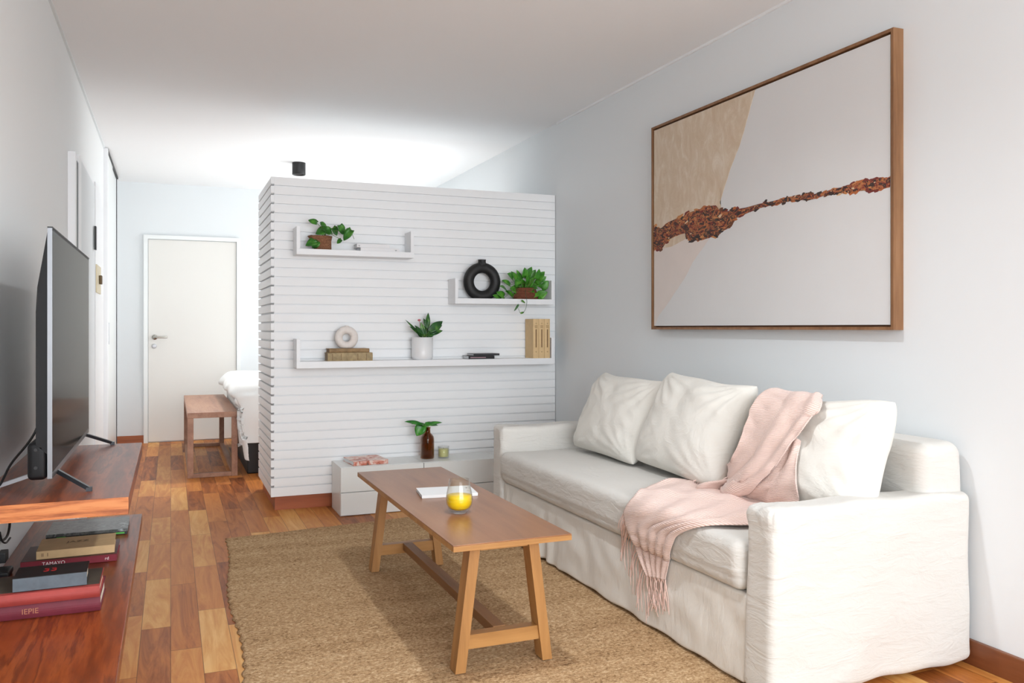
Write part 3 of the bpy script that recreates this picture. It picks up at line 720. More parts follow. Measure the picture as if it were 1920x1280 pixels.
lathe(bm, bp, (1.562, 5.30, CZ + 0.0005), 40); bmesh.ops.recalc_face_normals(bm, faces=bm.faces[:]); link('bottle', bm, M['amber'], B, True)
pc = Vector((1.562, 5.30, CZ + 0.20)); lv = []
for b_, t_, w_, nn in [((790, 797), (760, 787), .05, (0, -0.5, 1)), ((803, 797), (829, 789), .045, (0, -0.4, 1)), ((792, 797), (781, 817), .075, (-0.3, -1, 0.2)), ((800, 795), (822, 795), .04, (0, -0.8, 1)), ((796, 797), (772, 792), .05, (0, -0.2, 1)), ((798, 797), (812, 793), .04, (0, -0.6, 1))]:
    lv.append(px_leaf(b_, t_, 5.285, w_, random.uniform(-0.02, 0.02), nn, curl=0.12))
foliage(B, lv, M['leafm'])
stems(B, [[Vector((1.562, 5.30, CZ + 0.04)), pc + Vector((0, 0, -0.03)), l['base']] for l in lv], 0.0022)
Cn = thing('candle', 'pale green candle in a small glass beside the amber bottle', 'candle', (1.668, 5.285, CZ))
bm = bmesh.new(); lathe(bm, [(0.036, 0), (0.038, 0.003), (0.038, 0.076), (0.036, 0.077), (0.0345, 0.076), (0.0345, 0.007), (0.0, 0.0069)], (1.668, 5.285, CZ + 0.0005), 36, capt=False); bmesh.ops.recalc_face_normals(bm, faces=bm.faces[:]); link('glass', bm, M['glass'], Cn, True)
bm = bmesh.new(); lathe(bm, [(0.0338, 0.009), (0.0338, 0.058)], (1.668, 5.285, CZ), 36); link('wax', bm, M['wax'], Cn)
bm = bmesh.new(); tube(bm, [(1.668, 5.285, CZ + 0.058), (1.669, 5.285, CZ + 0.066)], 0.001, 6); link('wick', bm, M['wick'], Cn)

# ------------------------------------------------------------------ tv bench: two wall-mounted boards
def wall_board(label, y0, y1, z0, z1):
    t = thing('wooden_shelf', label, 'shelf', (XL, (y0 + y1) / 2, z0))
    bm = bmesh.new(); box(bm, XL, -0.110, y0 + 0.004, y1, z0, z1, bev=0.0015); link('board', bm, M['shelfwood'], t)
    bm = bmesh.new(); box(bm, XL, -0.110, y0, y0 + 0.004, z0, z1, bev=0.001); link('end_band', bm, M['shelfend'], t)
    return t
wall_board('upper red brown wooden shelf carrying the television', 2.586, 3.80, 0.632, 0.680)
wall_board('lower red brown wooden shelf carrying the stacked books', 0.6, 3.80, 0.344, 0.384)

# television
TX, TY0, TY1, TZ0, TZ1 = -0.309, 2.66, 3.80, 0.733, 1.440
TV = thing('television', 'large flat television on splayed metal feet on the upper wooden shelf', 'television', (-0.33, 3.23, 0.68))
bm = bmesh.new(); box(bm, TX - 0.002, TX + 0.0005, TY0 + 0.004, TY1 - 0.004, TZ0 + 0.016, TZ1 - 0.008); link('screen', bm, M['screen'], TV)
bm = bmesh.new()
box(bm, TX - 0.011, TX + 0.001, TY0, TY0 + 0.004, TZ0, TZ1 - 0.004); box(bm, TX - 0.011, TX + 0.0005, TY1 - 0.004, TY1, TZ0, TZ1 - 0.004)
box(bm, TX - 0.011, TX + 0.001, TY0 + 0.004, TY1 - 0.004, TZ0, TZ0 + 0.016); link('bezel', bm, M['chrome'], TV)
bm = bmesh.new(); box(bm, TX - 0.011, TX + 0.0022, TY0, TY1, TZ1 - 0.004, TZ1); box(bm, TX - 0.011, TX + 0.0005, TY0 + 0.008, TY1 - 0.008, TZ1 - 0.009, TZ1 - 0.004); link('top_trim', bm, M['black'], TV)
# back housing: profile in xz extruded along y with chamfered ends
prof = [(TX - 0.011, TZ1 - 0.012), (TX - 0.022, TZ1 - 0.08), (TX - 0.037, TZ1 - 0.17), (TX - 0.041, TZ1 - 0.24), (TX - 0.041, 0.83), (TX - 0.011, 0.80)]
bm = bmesh.new(); A = []
for y, k in ((TY0 + 0.004, 0.97), (TY0 + 0.02, 1.0), (TY1 - 0.02, 1.0), (TY1 - 0.004, 0.97)):
    A.append([bm.verts.new((TX - 0.011 - (TX - 0.011 - x) * k, y, z)) for x, z in prof])
n_ = len(prof)
for a, b in zip(A, A[1:]):
    for i in range(n_): bm.faces.new((a[i], a[(i + 1) % n_], b[(i + 1) % n_], b[i]))
bm.faces.new(A[0][::-1]); bm.faces.new(A[-1]); bmesh.ops.recalc_face_normals(bm, faces=bm.faces[:])
link('back_housing', bm, M['tvback'], TV)
# lower speaker bulge, rounded
bm = bmesh.new(); soft_box(bm, (TX - 0.062, TY0 + 0.004, TZ0 - 0.004), (TX - 0.012, TY1 - 0.004, 0.835), 0.014, (3, 6, 3)); link('speaker_housing', bm, M['tvback'], TV, True)
for z in (0.765, 0.815):
    bm = bmesh.new(); bmesh.ops.create_cone(bm, cap_ends=True, segments=16, radius1=0.0045, radius2=0.0045, depth=0.003, matrix=Matrix.Translation((TX - 0.040, TY0 + 0.003, z)) @ Matrix.Rotation(R90, 4, 'X'))
    link('screw', bm, M['black'], TV)
for yc, yo in ((2.80, -0.06), (3.70, 0.06)):
    bm = bmesh.new()
    foot = Vector((-0.222, yc + yo * 1.25, 0.688)); top = Vector((TX - 0.005, yc, 0.735))
    prism(bm, foot, top, 0.018, 0.022, (0, 1, 0), (0.5, 0, 1), 0.010)
    box(bm, foot.x - 0.006, foot.x + 0.010, foot.y - 0.010, foot.y + 0.010, 0.6805, 0.692)
    link('stand_leg', bm, M['darkmetal'], TV)
    bm = bmesh.new()
    foot = Vector((-0.475, yc + yo * -0.9, 0.688)); top = Vector((TX - 0.03, yc, 0.738))
    prism(bm, foot, top, 0.018, 0.022, (0, 1, 0), (-0.3, 0, 1), 0.010)
    box(bm, foot.x - 0.008, foot.x + 0.008, foot.y - 0.009, foot.y + 0.009, 0.6805, 0.690)
    o = link('stand_leg', bm, M['silver'], TV); o['label'] = 'silver rear foot'
# cables
bm = bmesh.new()
tube(bm, catmull([(TX - 0.045, 2.78, 0.90), (TX - 0.052, 2.76, 0.86), (TX - 0.075, 2.77, 0.82), (-0.43, 2.80, 0.76), (-0.46, 2.82, 0.70), (-0.478, 2.80, 0.686), (-0.47, 2.70, 0.684), (-0.462, 2.66, 0.684), (-0.46, 2.60, 0.684)], 8), 0.0035, 8)
o = link('power_cable', bm, M['cable'], None, True); tag(o, 'thin black cable drooping behind the television onto the upper shelf', 'cable')
bm = bmesh.new()
a = [on_x(-6, 992, XL + 0.012), on_x(-2, 1008, XL + 0.014), on_x(6, 1012, XL + 0.014), on_x(14, 1003, XL + 0.014), on_x(18, 985, XL + 0.014), on_x(19, 960, XL + 0.014), on_x(19, 955, XL + .014)]
tube(bm, catmull(a, 8), 0.004, 8); a2 = [p + Vector((0.006, 0.012, -0.012)) for p in a[:4]]; tube(bm, catmull(a2, 6), 0.003, 8)
o = link('wall_cable', bm, M['cable'], None, True); tag(o, 'looped black cable on the white wall between the two wooden shelves', 'cable')
p = on_x(5, 1043, XL + 0.01); o = bx('plug', XL, XL + 0.022, p.y - 0.025, p.y + 0.03, p.z - 0.016, p.z + 0.016, M['black'], bev=0.003); tag(o, 'small square black plug on the wall above the lower shelf', 'plug')
bm = bmesh.new(); p = on_z(5, 1078, ZS); soft_box(bm, (XL + 0.002, p.y - 0.05, ZS), (XL + 0.042, p.y + 0.035, ZS + 0.020), 0.006, (2, 2, 2)); o = link('power_adapter', bm, M['black'], None, True); tag(o, 'flat black power adapter lying against the wall on the lower shelf', 'adapter')

# ------------------------------------------------------------------ rug
bm = bmesh.new(); NU, NV = 150, 220
farL = Vector((0.275, 4.83)); farR = Vector((1.98, 5.03)); nearL = Vector((0.165, 1.5)); nearR = Vector((1.9, 1.4))
rows = []
for j in range(NV + 1):
    v = j / NV; row = []
    l = farL.lerp(nearL, v); r = farR.lerp(nearR, v)
    l.x += 0.020 * math.sin(v * 15.0 + 0.2) * (0.4 + v) + 0.004 * math.sin(v * 260) + 0.003 * noise.noise(Vector((v * 90, 0, 0)))
    for i in range(NU + 1):
        u = i / NU; p = l.lerp(r, u); wob = 0.006 * noise.noise(Vector((u * 14, v * 3, 0))) * (1 if j in (0, NV) else 0)
        z = 0.009 + 0.0022 * noise.noise(Vector((p.x * 30, p.y * 60, 0))) + 0.0012 * math.sin((p.y - 0.1 * p.x) * 140)
        if i in (0, NU) or j in (0, NV): z = 0.004
        row.append(bm.verts.new((p.x, p.y + wob, z)))
    rows.append(row)
for a, b in zip(rows, rows[1:]):
    for i in range(NU): bm.faces.new((a[i], b[i], b[i + 1], a[i + 1]))
ed = [e for e in bm.edges if e.is_boundary]
r = bmesh.ops.extrude_edge_only(bm, edges=ed)
for v in [g for g in r['geom'] if isinstance(g, bmesh.types.BMVert)]: v.co.z = 0.0005
o = link('rug', bm, M['rug'], None, True); tag(o, 'large woven jute rug with wavy edge under the coffee table', 'rug')

# ------------------------------------------------------------------ coffee table
TT = 0.462; ZR = 0.0128
CT = thing('coffee_table', 'long narrow wooden trestle coffee table on the jute rug', 'table', (1.04, 3.27, ZR))
bm = bmesh.new(); box(bm, 0.833, 1.252, 2.536, 4.01, TT - 0.004, TT, bev=0.001)
tt = link('tabletop', bm, M['tabletop'], CT)
bm = bmesh.new(); box(bm, 0.833, 1.252, 2.534, 4.012, TT - 0.021, TT - 0.004, bev=0.001); link('tabletop_edge', bm, M['tableedge'], CT)
for yc in (2.655, 3.90):
    for sx in (-1, 1):
        bm = bmesh.new(); xc = 1.045
        prism(bm, (xc + sx * 0.158, yc, ZR), (xc + sx * 0.104, yc, TT - 0.021), 0.036, 0.036, (1, 0, 0), (0, 1, 0), 0.062)
        link('leg', bm, M['tableleg'], CT)
    bm = bmesh.new(); box(bm, xc - 0.086, xc + 0.086, yc - 0.026, yc + 0.026, TT - 0.051, TT - 0.0215, bev=0.001); link('top_rail', bm, M['tableedge'], CT)
    bm = bmesh.new()
    s0, s1 = 0.132, 0.126
    prism(bm, (xc, yc, 0.085), (xc, yc, 0.132), 2 * s0 - 0.002, 2 * s1 - 0.002, (1, 0, 0), (0, 1, 0), 0.040)
    link('cross_rail', bm, M['tableedge'], CT)
bm = bmesh.new(); box(bm, 1.045 - 0.022, 1.045 + 0.022, 2.677, 3.878, 0.100, 0.134, bev=0.001); link('stretcher', bm, M['strwood'], CT)
# glass of juice
G = thing('glass', 'stemless glass half full of orange juice on the coffee table', 'glass', (1.004, 2.985, TT))
gc = (1.004, 2.985, TT + 0.0004)
outer = [(0.0, 0.0), (0.026, 0.0), (0.031, 0.003), (0.042, 0.016), (0.0485, 0.032), (0.0505, 0.046), (0.0495, 0.062), (0.046, 0.082), (0.0415, 0.104), (0.0375, 0.126)]
inner = [(0.0365, 0.1265), (0.0362, 0.125), (0.0402, 0.104), (0.0447, 0.082), (0.0482, 0.062), (0.0492, 0.046), (0.0472, 0.033), (0.0405, 0.019), (0.028, 0.0105), (0.0, 0.009)]
bm = bmesh.new(); lathe(bm, outer + inner, gc, 56, capb=False, capt=False)
bmesh.ops.remove_doubles(bm, verts=bm.verts[:], dist=1e-6); bmesh.ops.recalc_face_normals(bm, faces=bm.faces[:]); link('tumbler', bm, M['glass'], G, True)
bm = bmesh.new(); lathe(bm, [(0.0, 0.0115), (0.0270, 0.013), (0.0395, 0.021), (0.0462, 0.034), (0.0482, 0.046), (0.0474, 0.061), (0.0467, 0.066), (0.0, 0.066)], gc, 56, capb=False, capt=False)
bmesh.ops.remove_doubles(bm, verts=bm.verts[:], dist=1e-6); bmesh.ops.recalc_face_normals(bm, faces=bm.faces[:]); link('juice', bm, M['juice'], G, True)
bk = book('white booklet lying behind the juice glass on the coffee table', (1.072, 3.355, TT + 0.0005), -0.13, 0.232, 0.17, 0.012, M['white_paper'], M['white_paper'], name='booklet', cat='booklet')
text_on(bk, 'cover_print', '7:', 0.03, (0.095, 0.03, 0.0122), (0, 0, 0), greypr); text_on(bk, 'cover_line', '---', 0.02, (0.09, -0.03, 0.0122), (0, 0, 0), greypr)

# ------------------------------------------------------------------ sofa
SX0, SX1, SY0, SY1 = 1.692, 2.535, 2.05, 4.44
SOFA = thing('sofa', 'three seat cream sofa in a loose cotton slipcover along the right wall', 'sofa', (2.1, 3.25, 0))
coll = []
def soft(name, lo, hi, r, n, disp, mat, collide=False):
    bm = bmesh.new(); soft_box(bm, lo, hi, r, n, disp)
    if collide:
        c = bm.copy(); c.normal_update(); coll.append(c)
    return link(name, bm, mat, SOFA, True)
def arm_disp(side):
    def f(p, n):
        d = Vector()
        lowf = max(0, (0.55 - p.z) / 0.55)
        # hem flares and ripples towards the floor
        rip = 0.004 * math.sin(p.x * 17 + side) + 0.006 * ns(p, 9, 2)
        if side < 0 and p.y < 2.12: d.y -= lowf ** 2 * (0.012 + rip) - 0.005 * ns(p, 4)
        if side > 0 and p.y > 4.37: d.y += lowf ** 2 * 0.015
        if p.x < SX0 + 0.08: d.x -= lowf ** 2 * 0.010
        if p.x > SX1 - 0.05 and p.z < 0.3: d.x -= 0.0
        # puckers on the top front corner
        k = max(0, 1 - (Vector((p.x - SX0, 0, p.z - 0.6))).length / 0.14)
        d += n * (k * 0.010 * ns(Vector((p.x * 0.6, p.y, p.z * 0.5)), 55))
        d += Vector((ns(p, 5, 3), ns(p, 5, 7), ns(p, 5, 9))) * 0.007
        d.x = max(d.x, -0.05)
        d.z += 0.005 * ns(p, 7, 2)
        if p.z < 0.05: d.z = 0.003 * math.sin(p.x * 33)
        return d
    return f
soft('arm', (SX0, SY0, 0.019), (SX1, SY0 + 0.145, 0.597), 0.030, (44, 8, 34), arm_disp(-1), M['sofa'])
soft('arm', (SX0, SY1 - 0.145, 0.019), (SX1, SY1, 0.607), 0.030, (34, 8, 26), arm_disp(1), M['sofa'])
def base_disp(p, n):
    d = Vector(); low = max(0, (0.29 - p.z) / 0.29)
    if p.x < SX0 + 0.06:
        fold = 0.016 * math.exp(-((p.y - 3.75) / 0.12) ** 2) * math.sin(p.y * 50) + 0.012 * math.exp(-((p.y - 4.22) / 0.06) ** 2) * math.sin(p.y * 70)
        d.x -= low * (0.014 + fold + 0.010 * ns(Vector((0, p.y, p.z * 0.25)), 5))
        dg = p.y * 0.8 - p.z
        d.x += 0.007 * ns(Vector((0, p.y * 0.6 + p.z * 0.5, p.z - p.y * 0.35)), 13, 4)
    if p.z < 0.05: d.z = 0.003 * math.sin(p.y * 24)
    return d
soft('slipcover_skirt', (SX0 + 0.012, SY0 + 0.14, 0.018), (SX1 - 0.02, SY1 - 0.14, 0.303), 0.014, (8, 260, 14), base_disp, M['sofaskirt'], True)
def seat_disp(p, n):
    cx_ = (p.x - SX0) / 0.7; cy_ = (p.y - 3.24) / 1.05
    d = Vector((0, 0, 0))
    if p.z > 0.40: d.z += 0.010 * max(0, 1 - abs(cy_) ** 4) + 0.003 * ns(p, 5)
    if p.x < SX0 + 0.05: d.x += 0.0012 * ns(Vector((0, p.y, p.z * 0.12)), 60) + 0.004 * ns(p, 8) - 0.006
    if p.z < 0.36 and p.x < SX0 + 0.1: d.x += 0.006
    return d
soft('seat_cushion', (SX0 - 0.012, SY0 + 0.152, 0.306), (2.343, SY1 - 0.152, 0.472), 0.038, (20, 240, 8), seat_disp, M['sofa'], True)
def back_disp(p, n):
    d = Vector((ns(p, 5, 1), ns(p, 5, 2), ns(p, 6, 3))) * 0.008
    if p.z > 0.7: d.z -= 0.012 * (1 - abs(math.sin((p.y - 2.06) * 1.33)))
    return d
soft('backrest', (2.345, SY0 + 0.03, 0.30), (SX1 + 0.003, SY1 - 0.02, 0.775), 0.045, (8, 60, 16), back_disp, M['sofa'])

# ------------------------------------------------------------------ cushions
def pillow(label, c, wdt, hgt, th, lean, roll, seed, yaw=0.0):
    bm = bmesh.new(); NN = 56
    def pos(u, v, s):
        e = max(0, (1 - abs(u) ** 3.2) * (1 - abs(v) ** 3.2))
        tk = th / 2 * e ** 0.45
        # sides pinch inward between the corners
        x = wdt / 2 * u * (1 - 0.055 * (1 - v * v)); z = hgt / 2 * v * (1 - (0.105 if v > 0 else 0.05) * (1 - u * u) + 0.02 * math.sin(u * 5 + seed) * max(0, v) ** 3)
        q_ = 1 - 0.045 * (u * u * v * v) ** 2.5; x *= q_; z *= q_; P = Vector((x, 0, z))
        # creases fan out from the corners
        wr = 0
        for (cu, cv, ph) in ((-1, 1, 0), (1, 1, 1.3), (-1, -1, 2.1), (1, -1, 3.9)):
            du, dv = u - cu, v - cv; rr = math.hypot(du, dv); an = math.atan2(dv, du)
            wr += 0.005 * (1.0 if cv > 0 else 0.5) * math.sin(an * 21 + ph + seed + 2.5 * ns(P, 5, seed)) * math.exp(-((rr - 0.5) / 0.45) ** 2)
        wr += 0.010 * ns(P, 5, seed) + 0.004 * ns(P, 14, seed)
        wr += 0.006 * ns(Vector((u * 0.35 - v * 0.35, 0, (u + v) * 0.9)), 4.5, seed)
        return Vector((x, s * (tk + wr * min(1, e * 3)), z))
    vd = {}
    for s in (-1, 1):
        for i in range(NN + 1):
            for j in range(NN + 1):
                u, v = -math.cos(math.pi * i / NN), -math.cos(math.pi * j / NN)
                bnd = i in (0, NN) or j in (0, NN)
                key = (i, j, 0 if bnd else s)
                if key not in vd: vd[key] = bm.verts.new(pos(u, v, s))
        g = lambda i, j: vd[(i, j, 0 if (i in (0, NN) or j in (0, NN)) else s)]
        for i in range(NN):
            for j in range(NN):
                q = (g(i, j), g(i + 1, j), g(i + 1, j + 1), g(i, j + 1))
                bm.faces.new(q if s < 0 else q[::-1])
    # local x -> world -y, local -y (front) -> world -x
    m = Matrix.Translation(c) @ Matrix.Rotation(yaw, 4, 'Z') @ Matrix.Rotation(-R90, 4, 'Z') @ Matrix.Rotation(-lean, 4, 'X') @ Matrix.Rotation(roll, 4, 'Y')
    bmesh.ops.transform(bm, matrix=m, verts=bm.verts[:])
    cpy = bm.copy(); cpy.normal_update(); coll.append(cpy)
    o = link('cushion', bm, M['pillow'], None, True); return tag(o, label, 'cushion', 'loose back cushions on the sofa')
pillow('off white cushion farthest from the camera, by the far sofa arm', (2.165, 3.835, 0.700), 0.67, 0.46, 0.19, math.radians(26), math.radians(1), 1.0)
pillow('off white middle cushion, left of the pink blanket', (2.165, 3.165, 0.716), 0.68, 0.48, 0.20, math.radians(24), math.radians(3), 2.2)
pillow('off white cushion nearest the camera, right of the pink blanket', (2.180, 2.450, 0.694), 0.71, 0.445, 0.22, math.radians(20), math.radians(-2), 4.4)

# ------------------------------------------------------------------ blanket, laid on the cushions and seat
allbm = bmesh.new()
for c in coll:
    me = bpy.data.meshes.new('tmp'); c.to_mesh(me); allbm.from_mesh(me); bpy.data.meshes.remove(me)
tree = BVHTree.FromBMesh(allbm); allbm.free()
def lay(px, py, off):
    r = ray(px, py).normalized()
    hit, nn, idx, dist = tree.ray_cast(O, r)
    if hit is None or hit.x > 2.42:
        p = on_x(px, py, 2.27); return p
    if nn.dot(r) > 0: nn = -nn
    return hit + nn * off
def sheet(bm, uvl, rows, nu, nv, off, ruffle, seed, vscale, tuck=None, smooth=6, widths=None):
    L = catmull([Vector((a[0], a[1], 0)) for a, b in rows], 10); Rr = catmull([Vector((b[0], b[1], 0)) for a, b in rows], 10)
    N = len(L) - 1
    def sample(lst, t):
        x = t * N; i = min(int(x), N - 1); return lst[i].lerp(lst[i + 1], x - i)
    G = []
    for j in range(nv + 1):
        v = j / nv; l, r = sample(L, v), sample(Rr, v); row = []
        for i in range(nu + 1):
            u = i / nu; q = l.lerp(r, u); row.append(lay(q.x, q.y, off))
        G.append(row)
    if tuck:
        top = G[0]; G = [[p + Vector(tuck) * k + Vector((0, 0, -0.02)) * (k > 1) for p in top] for k in (2, 1)] + G
    n1 = len(G) - 1
    for _ in range(smooth):
        Q = [r[:] for r in G]
        for j in range(1, n1):
            for i in range(nu + 1):
                a = G[j][max(i - 1, 0)] + G[j][min(i + 1, nu)] + G[j - 1][i] + G[j + 1][i]
                Q[j][i] = G[j][i] * 0.5 + a * 0.125
        G = Q
    # ruffles along the width, normal to the sheet
    out = []
    for j in range(n1 + 1):
        row = []
        for i in range(nu + 1):
            du = G[j][min(i + 1, nu)] - G[j][max(i - 1, 0)]; dv = G[min(j + 1, n1)][i] - G[max(j - 1, 0)][i]
            nn = du.cross(dv).normalized()
            if nn.dot(O - G[j][i]) < 0: nn = -nn
            u = i / nu; v = j / n1
            row.append(G[j][i] + nn * (abs(ruffle(u, v)) + 0.002 * noise.noise(Vector((u * 9, v * 9, seed)))))
        out.append(row)
    V = [[bm.verts.new(p) for p in row] for row in out]
    for j in range(n1):
        for i in range(nu):
            f = bm.faces.new((V[j][i], V[j + 1][i], V[j + 1][i + 1], V[j][i + 1]))
            for lp, (a, b) in zip(f.loops, ((i, j), (i, j + 1), (i + 1, j + 1), (i + 1, j))): lp[uvl].uv = (a / nu * 0.5, b / n1 * vscale)
    return out
bm = bmesh.new(); uvl = bm.loops.layers.uv.new('UVMap')
s2 = [((1446, 800), (1506, 828)), ((1400, 868), (1500, 872)), ((1330, 902), (1502, 905)), ((1234, 912), (1508, 940)), ((1196, 930), (1490, 972)), ((1174, 955), (1425, 992)),
      ((1178, 982), (1296, 993)), ((1192, 1012), (1266, 1022)), ((1206, 1046), (1260, 1056)), ((1220, 1078), (1254, 1086))]
def ruf2(u, v):
    k = 0.5 + 0.5 * math.sin((v * 1.0 + u * 0.10) * 46)
    return 0.004 + (0.016 * k ** 3 * math.exp(-((v - 0.38) / 0.14) ** 2) * (1 - u * 0.5)) + 0.004 * math.sin(u * 30 + v * 8)
low = sheet(bm, uvl, s2, 60, 110, 0.010, ruf2, 1.0, 1.5)
s1 = [((1466, 735), (1538, 746)), ((1430, 757), (1551, 770)), ((1411, 804), (1530, 800)), ((1400, 838), (1503, 832)), ((1376, 874), (1484, 858)), ((1344, 896), (1458, 888)), ((1312, 905), (1420, 915)), ((1300, 916), (1380, 926))]
def ruf1(u, v):
    return 0.008 + 0.020 * (0.5 + 0.5 * math.sin(u * 11 + 1.6 * math.sin(v * 4) + 0.6)) ** 2 * (0.35 + v) + 0.012 * math.exp(-((u - 0.86) / 0.09) ** 2) 
up = sheet(bm, uvl, s1, 60, 90, 0.020, ruf1, 2.0, 1.3, tuck=(0.035, 0, -0.03), smooth=10)
THROW = link('throw_blanket', bm, M['knit'], None, True)
tag(THROW, 'pale pink knitted throw draped over the sofa cushions and seat edge', 'blanket')
md = THROW.modifiers.new('thickness', 'SOLIDIFY'); md.thickness = 0.005; md.offset = 1
# fringe strands
bm = bmesh.new(); random.seed(5)
bottom = low[-1]
for k in range(26):
    u = k / 25; p = bottom[int(u * 60)]
    px = 1219 + (1255 - 1219) * u + random.uniform(-2, 2)
    y0 = 1074 + 8 * u; ln = random.uniform(60, 84) if px < 1250 else random.uniform(50, 70)
    pts = [lay(px + random.uniform(-1, 1) + dx * s_, y0 + ln * s_, 0.010 + 0.006 * math.sin(s_ * 7 + k)) for s_, dx in ((0, 0), (0.3, 0), (0.6, 0), (1, random.uniform(-4, 4)))]
    pts[0] = p.copy()
    tube(bm, catmull(pts, 4), 0.0022, 5, 0.0014)
left = [r[0] for r in low]; nl = len(left)
for k in range(30):
    j = int(nl * (0.44 + 0.54 * k / 29)); j = min(j, nl - 1); p = left[j]
    # project back to image to guide the strand down
    t = p.x * SN + p.y * CS; px = 960 + FPX * (p.x * CS - p.y * SN) / t; py = HOR - FPX * (p.z - CAM_Z) / t
    ln = random.uniform(50, 95) if k > 8 else random.uniform(30, 60)
    dx = random.uniform(-8, 3) if k > 5 else random.uniform(-14, -4)
    pts = [p.copy()] + [lay(px + dx * s_ + 2 * math.sin(s_ * 5 + k), py + ln * s_, 0.009 + 0.004 * math.sin(k)) for s_ in (0.25, 0.6, 1)]
    tube(bm, catmull(pts, 4), 0.0022, 5, 0.0013)
link('fringe', bm, M['fringe'], THROW, True)

# ------------------------------------------------------------------ painting on the right wall
PY_F, PY_N, PZ0_, PZ1_ = 4.068, 2.362, 1.148, 2.283
PT = thing('framed_painting', 'large abstract beige and rust painting in a thin wooden frame', 'painting', (XR, (PY_F + PY_N) / 2, PZ0_))
FX = 2.508; fw = 0.012
bm = bmesh.new()
box(bm, FX, XR, PY_N, PY_N + fw, PZ0_, PZ1_); box(bm, FX, XR, PY_F - fw, PY_F, PZ0_, PZ1_)
box(bm, FX, XR, PY_N + fw, PY_F - fw, PZ0_, PZ0_ + fw); box(bm, FX, XR, PY_N + fw, PY_F - fw, PZ1_ - fw, PZ1_)
link('frame', bm, M['frame'], PT)
CXp = FX + 0.006
canvas = plain('painted_canvas', srgb(220, 220, 220), 0.75, spec=0.2, bs=9, bstr=0.12, bd=0.01, var=0.015, vs=3)
g_ = 0.02
bx('canvas', CXp, XR - 0.005, PY_N + g_, PY_F - g_, PZ0_ + g_, PZ1_ - g_, canvas, PT)
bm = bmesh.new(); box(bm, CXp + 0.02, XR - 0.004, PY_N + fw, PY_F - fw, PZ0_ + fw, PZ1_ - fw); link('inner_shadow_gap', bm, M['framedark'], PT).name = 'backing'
def patch(name, pxs, mat, off, rag=0.004, seed=0):
    P = []
    n = len(pxs)
    for i in range(n):
        a, b = on_x(*pxs[i], CXp), on_x(*pxs[(i + 1) % n], CXp)
        m_ = max(1, int((b - a).length / 0.012))
        for k in range(m_):
            p = a.lerp(b, k / m_); p.y += rag * noise.noise(Vector((p.y * 40 + seed, p.z * 40, 0))); P.append(p)
    bm = bmesh.new()
    yl, yh, zl, zh = PY_N + g_ + .001, PY_F - g_ - .001, PZ0_ + g_ + .001, PZ1_ - g_ - .001
    vs = [bm.verts.new((CXp - off, min(max(p.y, yl), yh), min(max(p.z, zl), zh))) for p in P]
    f = bm.faces.new(vs); bmesh.ops.triangulate(bm, faces=[f])
    bmesh.ops.remove_doubles(bm, verts=bm.verts[:], dist=1e-5); 
    r = bmesh.ops.extrude_face_region(bm, geom=bm.faces[:]); bmesh.ops.translate(bm, vec=(off - 0.0001, 0, 0), verts=[g for g in r['geom'] if isinstance(g, bmesh.types.BMVert)])
    bmesh.ops.recalc_face_normals(bm, faces=bm.faces[:])
    return link(name, bm, mat, PT)
def beige_paint():
    m, nt, b = new_mat('beige_paint'); v = coords(nt, (1, 3.0, 1.4)); f = nz(nt, v, 5, 5, 0.7, 1.0)
    nt.links.new(ramp(nt, f, [(0.3, srgb(204, 182, 156)), (0.5, srgb(212, 193, 170)), (0.68, srgb(224, 211, 194))]), b.inputs['Base Color'])
    b.inputs['Roughness'].default_value = 0.8; bump(nt, b, f, 0.4, 0.006); return m
patch('beige_area', [(1222, 240), (1222, 470), (1260, 462), (1300, 440), (1345, 420), (1353, 395), (1350, 380), (1362, 340), (1372, 310), (1388, 270), (1398, 235), (1406, 205), (1418, 160)], beige_paint(), 0.0012)
patch('pale_area', [(1222, 450), (1222, 625), (1236, 590), (1250, 572), (1268, 545), (1285, 520), (1300, 490), (1325, 455), (1340, 430), (1300, 440), (1260, 455)], plain('pale_blush_paint', srgb(222, 212, 206), 0.8, var=0.02, vs=8, bs=20, bstr=0.2), 0.0008, seed=5)
env = [(1225, 422, 468), (1240, 427, 468), (1255, 415, 450), (1270, 408, 442), (1285, 403, 438), (1292, 398, 452), (1310, 392, 452), (1330, 385, 447), (1342, 384, 440), (1352, 395, 434), (1365, 395, 430), (1375, 392, 412), (1400, 388, 401), (1425, 381, 391), (1450, 376, 385), (1480, 368, 378), (1500, 366, 375), (1514, 362, 377), (1530, 363, 373), (1545, 360, 368), (1562, 353, 363), (1580, 350, 363), (1600, 344, 360), (1620, 340, 358), (1640, 336, 357), (1660, 332, 353), (1673, 331, 347)]
pal = [plain('rust_paint', srgb(176, 104, 60), 0.7, bs=60, bstr=0.5), plain('ochre_paint', srgb(196, 134, 82), 0.7, bs=60, bstr=0.5), plain('burgundy_paint', srgb(118, 50, 44), 0.7, bs=60, bstr=0.5), plain('charcoal_paint', srgb(52, 40, 38), 0.6, bs=60, bstr=0.5), plain('brown_paint', srgb(106, 66, 46), 0.7, bs=60, bstr=0.5), plain('sand_paint', srgb(218, 186, 150), 0.7)]
bm = bmesh.new(); random.seed(8)
